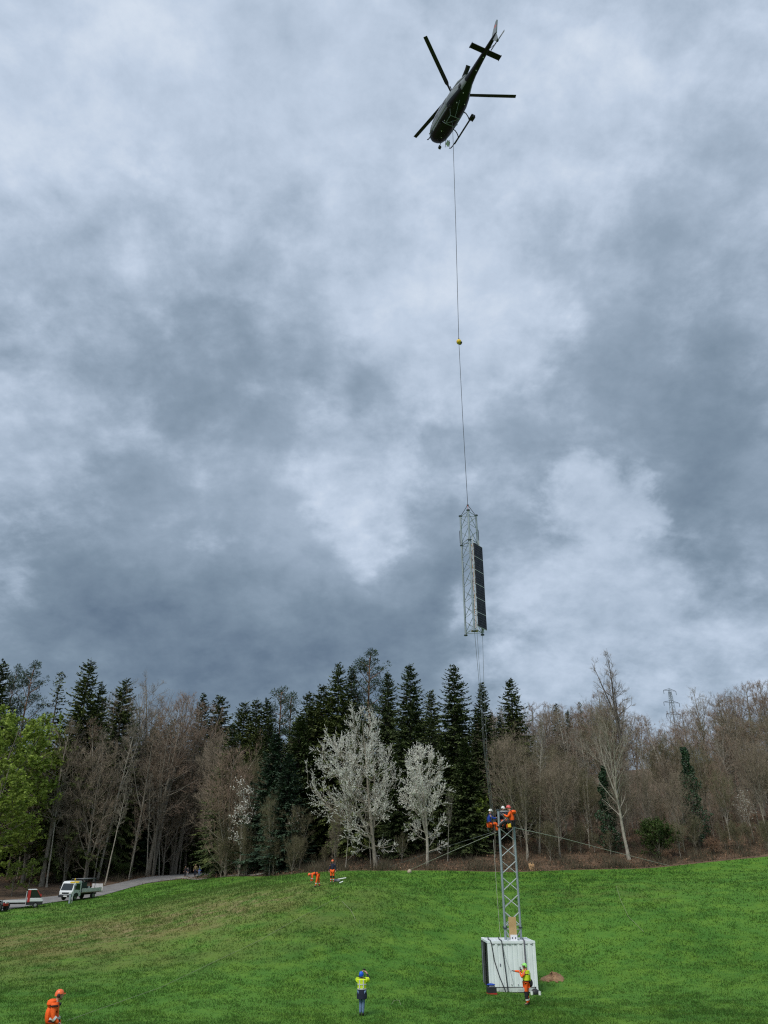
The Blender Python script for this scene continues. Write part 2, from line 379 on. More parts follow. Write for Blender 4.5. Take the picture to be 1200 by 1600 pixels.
# grass blades over the part of the meadow in view
def make_grass():
    rng = np.random.default_rng(5)
    n = 900000
    d = 30 + (140 - 30) * rng.random(n) ** 1.7
    a = (rng.random(n) * 1.10 - .55); x = a * d
    dens = np.clip((46 / d) ** 1.0, .3, 1.0)
    ok = (rng.random(n) < dens) & (d < edge_y(x) - .1) & (d > 32)
    # clumpy: keep more blades in the tussocks
    def vn(x, y, c):                                                 # smooth value noise
        gx, gy = x / c + 500, y / c + 500; ix, iy = gx.astype(int), gy.astype(int); fx, fy = gx - ix, gy - iy; fx, fy = fx * fx * (3 - 2 * fx), fy * fy * (3 - 2 * fy)
        G = lambda a, b: TAB[(a * 131 + b * 517) % 4099]
        return (G(ix, iy) * (1 - fx) + G(ix + 1, iy) * fx) * (1 - fy) + (G(ix, iy + 1) * (1 - fx) + G(ix + 1, iy + 1) * fx) * fy
    TAB = rng.random(4099) * 2 - 1
    cl = .9 * vn(x, d, .45) + .8 * vn(x, d, 1.3) + .5 * vn(x, d, 4.0)
    ok &= rng.random(n) < .55 + .4 * cl
    x, d = x[ok], d[ok]; cl = cl[ok]; n = len(x)
    z = hzs(x, d) - .01
    h = (.05 + .08 * rng.random(n)) * (1 + .25 * cl) * np.clip(d / 60, .85, 1.5); w = (.012 + .02 * rng.random(n)) * np.clip(d / 45, .8, 2.2)
    az = rng.random(n) * 6.283; lean = rng.normal(0, .55, (n, 2)) * h[:, None]
    p0 = np.stack([x - np.cos(az) * w, d - np.sin(az) * w, z], 1); p1 = np.stack([x + np.cos(az) * w, d + np.sin(az) * w, z], 1)
    p2 = np.stack([x + lean[:, 0], d + lean[:, 1], z + h], 1)
    V = np.stack([p0, p1, p2], 1).reshape(-1, 3); T = np.arange(n * 3).reshape(-1, 3)
    o = link_mesh('grass', np_mesh('grass', V, [T], M['grass']))
    tag(o, 'short green grass covering the meadow slope', 'grass', kind='stuff')
make_grass()

# ------------------------------------------------------------------ tree meshes
M['bark'] = mat('bark grey', (.165, .145, .115), .9, scale=3, col2=(.28, .25, .20), bump=.6)
M['bark_pale'] = mat('bark pale', (.26, .235, .19), .9, scale=2.2, col2=(.42, .385, .32), bump=.5)
M['bark_dark'] = mat('bark dark', (.065, .055, .045), .9, scale=3, col2=(.13, .11, .09), bump=.6)
M['bark_pine'] = mat('bark pine', (.14, .085, .055), .9, scale=2.0, col2=(.30, .17, .105), bump=.6)
M['twig_brown'] = mat('twigs brown', (.175, .138, .100), .9, scale=.5, col2=(.315, .258, .190), island=.5)
M['twig_red'] = mat('twigs reddish', (.188, .132, .096), .9, scale=.5, col2=(.330, .244, .180), island=.5)
M['twig_grey'] = mat('twigs grey', (.19, .168, .13), .9, scale=.5, col2=(.33, .295, .235), island=.5)
M['twig_olive'] = mat('twigs olive', (.105, .096, .054), .9, scale=.5, col2=(.200, .180, .102), island=.5)
M['needle_dark'] = mat('needles dark green', (.025, .040, .013), .75, scale=.7, col2=(.088, .118, .037), island=.7, spec=.25)
M['needle_olive'] = mat('needles olive green', (.038, .056, .015), .75, scale=.7, col2=(.125, .150, .042), island=.7, spec=.25)
M['needle_blue'] = mat('needles bluish green', (.018, .038, .022), .75, scale=.7, col2=(.060, .098, .056), island=.7, spec=.25)
M['needle_pine'] = mat('needles pine', (.022, .044, .024), .75, scale=.7, col2=(.064, .100, .052), island=.7, spec=.25)
M['leaf_spring'] = mat('young leaves', (.150, .220, .030), .6, scale=.5, col2=(.325, .420, .075), island=.6, transl=.35, spec=.3)
M['leaf_green'] = mat('green leaves', (.028, .055, .011), .6, scale=.5, col2=(.075, .120, .026), island=.6, transl=.3, spec=.3)
M['ivy'] = mat('ivy leaves', (.012, .034, .014), .55, scale=.8, col2=(.040, .085, .036), island=.6, spec=.4)
M['blossom'] = mat('blossom', (.78, .765, .69), .7, scale=.5, col2=(.95, .935, .87), island=.75, transl=.42, spec=.2)
M['stalk'] = mat('dry stalks', (.052, .044, .027), .9, scale=.6, col2=(.115, .098, .060), island=.5)  # darker than the olive twigs: shade under the conifers put into the colour
M['dry_leaf'] = mat('dry leaves', (.11, .062, .038), .8, scale=.7, col2=(.25, .145, .085), island=.7, spec=.2)

def rnd_dir(rn):
    z = rn.uniform(-1, 1); a = rn.uniform(0, 6.283); r = math.sqrt(1 - z * z)
    return Vector((r * math.cos(a), r * math.sin(a), z))
class Cards:
    """many small faces gathered into one mesh"""
    def __init__(s): s.v = []; s.q = []; s.t = []
    def quad(s, a, b, c, d):
        i = len(s.v); s.v += [a, b, c, d]; s.q.append((i, i + 1, i + 2, i + 3))
    def tri(s, a, b, c):
        i = len(s.v); s.v += [a, b, c]; s.t.append((i, i + 1, i + 2))
    def leaf(s, c, size, rn, elong=1.4, flat=0.0):
        n = rnd_dir(rn); n.z += flat; n.normalize()
        a = n.orthogonal().normalized(); a.rotate(Matrix.Rotation(rn.uniform(0, 6.28), 3, n)); b = n.cross(a)
        a = a * size * elong * .5; b = b * size * .5
        s.quad(c - a, c - b * rn.uniform(.7, 1), c + a, c + b * rn.uniform(.7, 1))
    def mesh(s, name, m):
        V = np.array([tuple(v) for v in s.v], dtype=np.float32); T = []
        if s.q: T.append(np.array(s.q))
        if s.t: T.append(np.array(s.t))
        return np_mesh(name, V, T, m)

def limb_path(start, dirv, length, rn, n=5, up=0.3, wob=0.12):
    pts = [start.copy()]; d = dirv.normalized(); p = start.copy()
    for i in range(n):
        d = d + Vector((rn.gauss(0, wob), rn.gauss(0, wob), rn.gauss(0, wob) + up / n)); d.normalize()
        p = p + d * (length / n); pts.append(p.copy())
    return pts
def at(pts, t):
    f = t * (len(pts) - 1); i = min(int(f), len(pts) - 2); f -= i
    return pts[i].lerp(pts[i + 1], f), (pts[i + 1] - pts[i]).normalized()
def swing(d, ang, rn):
    ax = d.orthogonal().normalized(); ax.rotate(Matrix.Rotation(rn.uniform(0, 6.28), 3, d))
    v = d.copy(); v.rotate(Matrix.Rotation(ang, 3, ax)); return v

def broadleaf(seed, H, r0, crown0, spread, steep, n1, n2, n3, n4, bark, twig, shape='oval', lean=0.0, forks=0, leaf=None, leaf_n=0, leaf_size=.2, tw=1.0, up=0.45, asym=0.0, wob=.13):
    """returns (trunk mesh, twig mesh, leaf mesh or None), base at origin"""
    rn = random.Random(seed); tb = MB(); cr = MB(); lf = Cards(); tc = Cards()
    stems = []
    tp = [Vector((0, 0, -.4))]; d = Vector((lean, rn.uniform(-.03, .03), 1)).normalized(); nseg = 11
    for i in range(nseg):
        d = (d + Vector((rn.gauss(0, .035), rn.gauss(0, .035), .03))).normalized(); tp.append(tp[-1] + d * (H * .93 + .4) / nseg)
    rad = [r0 * (1.35 if i == 0 else 1.0) * (1 - .93 * (i / nseg) ** 1.1) + .012 for i in range(nseg + 1)]
    tb.tube(tp, rad, 8); stems.append((tp, r0, 0.0, 1.0))
    for k in range(forks):
        t0 = rn.uniform(crown0 * .9, crown0 + .25); p, dd = at(tp, t0)
        L = H * (1 - t0) * rn.uniform(.75, 1.0); fp = limb_path(p, swing(dd, rn.uniform(.25, .5), rn), L, rn, 8, .5, .06); rr = r0 * (1 - t0 * .8) * .7
        tb.tube(fp, [rr * (1 - .92 * i / 8) + .01 for i in range(9)], 6); stems.append((fp, rr, t0, 1 - t0))
    ga = rn.uniform(0, 6.28)
    for si, (sp, sr, st0, sh) in enumerate(stems):
        cnt = n1 if si == 0 else max(6, int(n1 * sh * .7))
        for k in range(cnt):
            t = (crown0 + (1 - crown0) * ((k + rn.random()) / cnt)) if si == 0 else (.15 + .85 * (k + rn.random()) / cnt)
            t = min(t, .985); p, dd = at(sp, t); ht = t if si == 0 else st0 + sh * t
            u = (ht - crown0) / (1 - crown0 + 1e-6); u = max(0, min(1, u))
            prof = {'oval': math.sin(math.pi * min(.97, .18 + .80 * u)) ** .7, 'fan': .45 + .7 * math.sin(math.pi * (.1 + .75 * u)), 'cone': 1.05 - .85 * u, 'pole': .55 + .45 * math.sin(math.pi * u)}[shape]
            L = spread * prof * rn.uniform(.7, 1.15); ga += 2.4 + rn.gauss(0, .3)
            L *= 1 - asym * math.cos(ga)
            el = steep + .55 * u + rn.gauss(0, .12)
            dv = Vector((math.cos(ga) * math.cos(el), math.sin(ga) * math.cos(el), math.sin(el)))
            lp = limb_path(p, dv, L, rn, 5, up, wob); lr = max(.012, min(sr * (1 - .9 * t) * .5, .016 * L + .01))
            (tb if lr > .028 else cr).tube(lp, [lr * (1 - .85 * i / 5) + .006 for i in range(6)], 4, False)
            for j in range(max(2, int(n2 * L / spread))):
                t2 = rn.uniform(.18, 1.0); p2, d2 = at(lp, t2); L2 = (.22 + .3 * (1 - t2)) * L * rn.uniform(.6, 1.2) + .3
                sp2 = limb_path(p2, swing(d2, rn.uniform(.4, .95), rn), L2, rn, 3, up * .45, .18)
                r2 = max(.009, lr * .45); cr.tube(sp2, [r2, r2 * .75, r2 * .5, .005], 3, False)
                for q in range(n3):
                    t3 = rn.uniform(.15, 1.0); p3, d3 = at(sp2, t3); L3 = rn.uniform(.35, .95) * (.5 + .16 * spread ** .8)
                    e3 = swing(d3, rn.uniform(.3, .9), rn); e3.z += .10; e3.normalize(); q3 = p3 + e3 * L3
                    s3 = e3.orthogonal().normalized() * .011 * tw; s3b = e3.cross(s3)
                    tc.tri(p3 + s3, p3 - s3, q3); tc.tri(p3 + s3b, p3 - s3b, q3)
                    for w in range(n4):
                        t4 = rn.uniform(.15, .95); p4 = p3.lerp(q3, t4); e4 = swing(e3, rn.uniform(.3, .9), rn); e4.z += .12
                        q4 = p4 + e4 * rn.uniform(.18, .5); s4 = rnd_dir(rn).cross(e4).normalized() * .0105 * tw
                        tc.tri(p4 + s4, p4 - s4, q4)
                    if leaf:
                        for w in range(leaf_n):
                            c = p3.lerp(q3, rn.uniform(.1, 1.05)) + rnd_dir(rn) * rn.uniform(0, leaf_size * .8)
                            lf.leaf(c, leaf_size * rn.uniform(.55, 1.25), rn, 1.3)
    b = len(cr.v); cr.v += [tuple(v) for v in tc.v]; cr.f += [tuple(i + b for i in t) for t in tc.t]
    return tb.mesh('trunk', bark), cr.mesh('crown', twig), (lf.mesh('foliage', leaf) if leaf else None)

def spruce(seed, H, R, base, needle, droop=.5, dens=1.0, ragged=.2, bark='bark_dark', narrow=1.0):
    rn = random.Random(seed); tb = MB(); cd = Cards()
    tb.tube([(0, 0, -.4), (0, 0, H * .5), (0, 0, H * .985)], [H * .0125, H * .008, .012], 7)
    z = base * H; ga = 0
    while z < H * .985:
        u = (z - base * H) / (H * (1 - base)); prof = (1 - u) ** .72 * (1 if u > .08 else .55 + u * 5.6)
        nb = max(5, int((9.0 - 2.6 * u) * dens))
        for k in range(nb):
            ga += 2.4 + rn.gauss(0, .25)
            L = (R * prof + .12) * rn.uniform(1 - 1.6 * ragged, 1 + ragged); zz = z + rn.uniform(-.22, .22)
            el = .42 * u + .12 - droop * (1 - u) * rn.uniform(.5, 1.1)
            n = 4; p = Vector((0, 0, zz)); pts = [p.copy()]; e = el
            for i in range(n):
                p = p + Vector((math.cos(ga) * math.cos(e), math.sin(ga) * math.cos(e), math.sin(e))) * (L / n); pts.append(p.copy()); e += (.30 if i > 1 else -.12)
            if L > 1: tb.tube(pts[:4], [.03, .022, .014, .007], 3, False)
            side = Vector((-math.sin(ga), math.cos(ga), 0))
            m = max(3, int(L / .15 * dens))
            for q in range(m):
                t = (q + rn.random()) / m
                if t < .12 and L > 1.2: continue
                c, dv = at(pts, t); w = (.16 + .42 * L * (1 - t) * .55 + .1) * rn.uniform(.6, 1.2); w = min(w, .95)
                for sg in (-1, 1):
                    if rn.random() < .1: continue
                    tip = c + (side * sg * .85 + dv * .65).normalized() * w + Vector((0, 0, -w * rn.uniform(.05, .55)))
                    mid = c.lerp(tip, .5); hw = (.065 + .10 * w) * rn.uniform(.8, 1.3); nn = dv * hw + Vector((0, 0, hw * rn.uniform(-.7, .7)))
                    cd.quad(c, mid - nn, tip, mid + nn)
                if rn.random() < .5:
                    tip = c + dv * .3 + Vector((rn.gauss(0, .06), rn.gauss(0, .06), -rn.uniform(.05, .45) * min(1, L / 2))); mid = c.lerp(tip, .5); s_ = side * .07
                    cd.quad(c, mid - s_, tip, mid + s_)
            tip = pts[-1] + dv * .22; s_ = side * .06; cd.quad(pts[-1] - dv * .12, pts[-1] - s_, tip, pts[-1] + s_)
        z += (.47 - .17 * u) * (1 / dens) ** .5 * H / 25
    # leader
    for k in range(7):
        a = k * 2.4; c = Vector((0, 0, H * (.965 + .004 * k))); tip = c + Vector((math.cos(a) * .22, math.sin(a) * .22, .16)); s_ = Vector((-math.sin(a), math.cos(a), 0)) * .04
        cd.quad(c, c.lerp(tip, .5) - s_, tip, c.lerp(tip, .5) + s_)
    s_ = Vector((.035, 0, 0)); c = Vector((0, 0, H * .95)); cd.quad(c - s_, c + s_, Vector((.01, 0, H)), Vector((-.01, 0, H)))
    return tb.mesh('trunk', M[bark]), cd.mesh('crown', M[needle]), None

def pine(seed, H, R, base, needle='needle_pine', nl=26, clump=1.0):
    rn = random.Random(seed); tb = MB(); cd = Cards()
    tp = [Vector((0, 0, -.4))]
    for i in range(8): tp.append(tp[-1] + Vector((rn.gauss(0, .12), rn.gauss(0, .12), (H * .97 + .4) / 8)))
    tb.tube(tp, [H * .013 * (1 - .85 * i / 8) + .02 for i in range(9)], 8)
    ga = 0
    for k in range(nl):
        t = base + (1 - base) * (k + rn.random() * .8) / nl; t = min(t, .99); p, dd = at(tp, t); u = (t - base) / (1 - base); ga += 2.4 + rn.gauss(0, .4)
        L = R * (math.sin(math.pi * (.22 + .70 * u)) ** .8) * rn.uniform(.6, 1.15); el = .1 + .6 * u + rn.gauss(0, .15)
        lp = limb_path(p, Vector((math.cos(ga) * math.cos(el), math.sin(ga) * math.cos(el), math.sin(el))), L, rn, 4, .35, .12)
        tb.tube(lp, [.06 * (1 - .2 * i) + .01 for i in range(5)], 4, False)
        for j in range(3 + int(L * 1.3)):
            c, _ = at(lp, rn.uniform(.45, 1.0)); c = c + Vector((rn.gauss(0, .35), rn.gauss(0, .35), rn.gauss(.15, .2))); rr = rn.uniform(.45, .85) * clump
            for q in range(42):
                dv = rnd_dir(rn); dv.z = dv.z * .6 + .1; o = c + Vector((dv.x, dv.y, dv.z)) * rr * rn.uniform(.35, 1.0)
                tip = o + (dv.normalized() + Vector((0, 0, .3))) * rn.uniform(.16, .32); s_ = rnd_dir(rn).cross(dv).normalized() * .05; mid = o.lerp(tip, .6)
                cd.quad(o, mid - s_, tip, mid + s_)
    return tb.mesh('trunk', M['bark_pine']), cd.mesh('crown', M[needle]), None

def ivy_column(seed, H, R, m='ivy'):
    rn = random.Random(seed); tb = MB(); cd = Cards(); tb.tube([(0, 0, -.3), (0, 0, H * .5), (.1, 0, H * .97)], [.22, .15, .03], 7)
    for k in range(5200):
        u = rn.random() ** .85; a = rn.uniform(0, 6.28)
        bump = .75 + .25 * math.sin(a * 2 + u * 17) + .22 * math.sin(u * 41 + a)
        r = R * (1.05 - .86 * u ** 1.4) * (1 if u > .1 else .55 + 4.5 * u) * bump * math.sqrt(rn.uniform(.25, 1))
        cd.leaf(Vector((math.cos(a) * r, math.sin(a) * r, .3 + u * H * .97)), rn.uniform(.12, .28), rn, 1.3, .3)
    return tb.mesh('trunk', M['bark_dark']), cd.mesh('crown', M[m]), None

PROTO = {}
def proto(key, H, fn, *a, **k): PROTO[key] = (H, fn(*a, **k))
for i in range(3): proto('spruce%d' % i, 25, spruce, 11 + i, 25, (6.0, 5.2, 6.5)[i], .06, 'needle_dark', (.55, .4, .65)[i], 1.0, (.22, .18, .28)[i])
for i in range(3): proto('olive%d' % i, 25, spruce, 31 + i, 25, (6.5, 5.6, 7.0)[i], .07, 'needle_olive', (.65, .5, .7)[i], 1.0, .26)
proto('fir0', 25, spruce, 41, 25, 4.2, .05, 'needle_dark', .25, 1.05, .16); proto('fir1', 25, spruce, 42, 25, 4.6, .05, 'needle_blue', .3, 1.0, .2)
proto('thin_spruce', 25, spruce, 43, 25, 3.6, .2, 'needle_olive', .55, .62, .42)
proto('young_spruce', 14, spruce, 44, 14, 3.6, .02, 'needle_dark', .4, 1.0, .22); proto('young_blue', 14, spruce, 45, 14, 3.7, .02, 'needle_blue', .4, 1.0, .22)
proto('pine0', 25, pine, 51, 25, 3.6, .45); proto('pine1', 25, pine, 52, 25, 2.6, .62, 'needle_pine', 18); proto('pine2', 25, pine, 53, 25, 4.2, .25, 'needle_pine', 40)
B = M
for i in range(3): proto('beech%d' % i, 26, broadleaf, 61 + i, 26, .36, .30, (6.2, 5.6, 6.8)[i], .12, 26, 8, 8, 6, B['bark'], B[('twig_brown', 'twig_red', 'twig_brown')[i]], 'oval', forks=2, up=.42, wob=.17)
for i in range(3): proto('pole%d' % i, 24, broadleaf, 71 + i, 24, .20, (.38, .5, .3)[i], (2.6, 2.2, 3.0)[i], .55, 24, 7, 7, 3, B[('bark', 'bark_pale', 'bark_pale')[i]], B[('twig_brown', 'twig_grey', 'twig_red')[i]], 'pole', forks=1)
for i in range(3): proto('scrub%d' % i, 15, broadleaf, 81 + i, 15, .14, (.12, .2, .08)[i], (3.6, 3.0, 4.0)[i], .38, 26, 8, 7, 4, B[('bark', 'bark_pale', 'bark')[i]], B[('twig_brown', 'twig_olive', 'twig_red')[i]], 'fan', forks=3, up=.5, wob=.16)
proto('fan', 16, broadleaf, 91, 16, .17, .22, 4.6, .62, 34, 8, 6, 3, B['bark'], B['twig_brown'], 'fan', forks=4, up=.4)
proto('pale_lean', 18, broadleaf, 92, 18, .21, .28, 4.6, .75, 24, 6, 5, 2, B['bark_pale'], B['twig_grey'], 'fan', lean=-.05, forks=2, up=.35)
proto('veteran', 26, broadleaf, 93, 26, .40, .42, 4.6, .35, 30, 8, 7, 4, B['bark_dark'], B['twig_brown'], 'cone', forks=2, tw=1.1)
proto('hazel', 9, broadleaf, 94, 9, .08, .06, 2.4, .7, 22, 6, 6, 3, B['bark'], B['twig_olive'], 'fan', forks=5, up=.5)
proto('cherry_big', 18, broadleaf, 101, 18, .30, .10, 6.6, .05, 30, 9, 8, 0, B['bark'], B['twig_grey'], 'oval', lean=-.22, forks=2, asym=.35, leaf=M['blossom'], leaf_n=15, leaf_size=.09, up=.6)
proto('cherry', 13, broadleaf, 102, 13, .20, .14, 4.3, .22, 22, 8, 7, 0, B['bark_pale'], B['twig_grey'], 'oval', forks=2, leaf=M['blossom'], leaf_n=15, leaf_size=.09, up=.6)
proto('cherry_small', 9, broadleaf, 103, 9, .10, .25, 2.3, .55, 18, 6, 6, 1, B['bark'], B['twig_brown'], 'cone', forks=1, leaf=M['blossom'], leaf_n=2, leaf_size=.13, up=.7)
proto('cherry_sparse', 9, broadleaf, 104, 9, .09, .3, 2.0, .5, 14, 5, 5, 2, B['bark'], B['twig_brown'], 'oval', forks=1, leaf=M['blossom'], leaf_n=1, leaf_size=.12)
proto('white_top', 24, broadleaf, 105, 24, .25, .45, 3.6, .45, 24, 7, 6, 2, B['bark'], B['twig_grey'], 'oval', forks=2, leaf=M['blossom'], leaf_n=1, leaf_size=.10)
proto('maple', 22, broadleaf, 106, 22, .32, .12, 5.4, .15, 30, 9, 7, 0, B['bark'], B['twig_olive'], 'oval', forks=2, leaf=M['leaf_spring'], leaf_n=7, leaf_size=.30)
proto('maple1', 22, broadleaf, 107, 22, .26, .15, 4.4, .2, 26, 8, 7, 0, B['bark'], B['twig_olive'], 'oval', forks=2, leaf=M['leaf_spring'], leaf_n=5, leaf_size=.30)
proto('sapling', 7, broadleaf, 108, 7, .06, .12, 1.9, .4, 14, 6, 6, 0, B['bark'], B['twig_olive'], 'oval', forks=1, leaf=M['leaf_spring'], leaf_n=3, leaf_size=.20)
proto('bush', 4, broadleaf, 109, 4, .06, .05, 2.3, .4, 16, 7, 6, 0, B['bark'], B['twig_olive'], 'oval', forks=4, leaf=M['leaf_green'], leaf_n=5, leaf_size=.17)
proto('rust_bush', 4, broadleaf, 110, 4, .05, .05, 2.4, .4, 16, 7, 5, 1, B['bark'], B['twig_red'], 'oval', forks=4, leaf=M['dry_leaf'], leaf_n=3, leaf_size=.15)
proto('ivy0', 12, ivy_column, 111, 12, 2.1); proto('ivy1', 15, ivy_column, 112, 15, 2.6)

NAMES = {'spruce': 'spruce_tree', 'olive': 'spruce_tree', 'fir': 'fir_tree', 'thin': 'spruce_tree', 'young': 'spruce_tree', 'pine': 'pine_tree', 'beech': 'beech_tree', 'pole': 'bare_tree',
         'scrub': 'bare_tree', 'fan': 'bare_tree', 'pale': 'bare_tree', 'veteran': 'bare_tree', 'hazel': 'hazel_shrub', 'cherry': 'blossom_tree', 'white': 'blossom_tree', 'maple': 'leafing_tree',
         'sapling': 'leafing_sapling', 'bush': 'leafy_bush', 'rust': 'dry_bush', 'ivy': 'ivy_clad_tree'}
RT = random.Random(77)
PLACED = []
def plant(key, px, py, d, ws=1.0, label=None, group=None, rz=None, base_px=None):
    """a tree whose top stands on the sight line of photo pixel (px, py), d metres away"""
    for _ in range(80):
        top = P(px, py, d); x, y = top.x, d
        if y > edge_y(x) + .5 and not on_road(x, y) and not (y < 148 and -.258 < x / y < -.205): break
        d += .7
    H0, (tm, cm, lm) = PROTO[key]; g = hz(x, y); s = max(1.0, top.z - g) / H0
    nm = NAMES[key.rstrip('0123456789').split('_')[0]]
    cat = 'bush' if ('bush' in nm or 'shrub' in nm) else 'tree'
    rz = RT.uniform(0, 6.28) if rz is None else rz
    r = empty(nm, (x, y, g), rz, label, cat, group); r.scale = (s * ws, s * ws, s)
    link_mesh('trunk', tm, r); link_mesh('crown', cm, r)
    if lm: link_mesh('foliage' if 'cherry' not in key and 'white' not in key else 'blossom', lm, r)
    PLACED.append((x, y)); return r

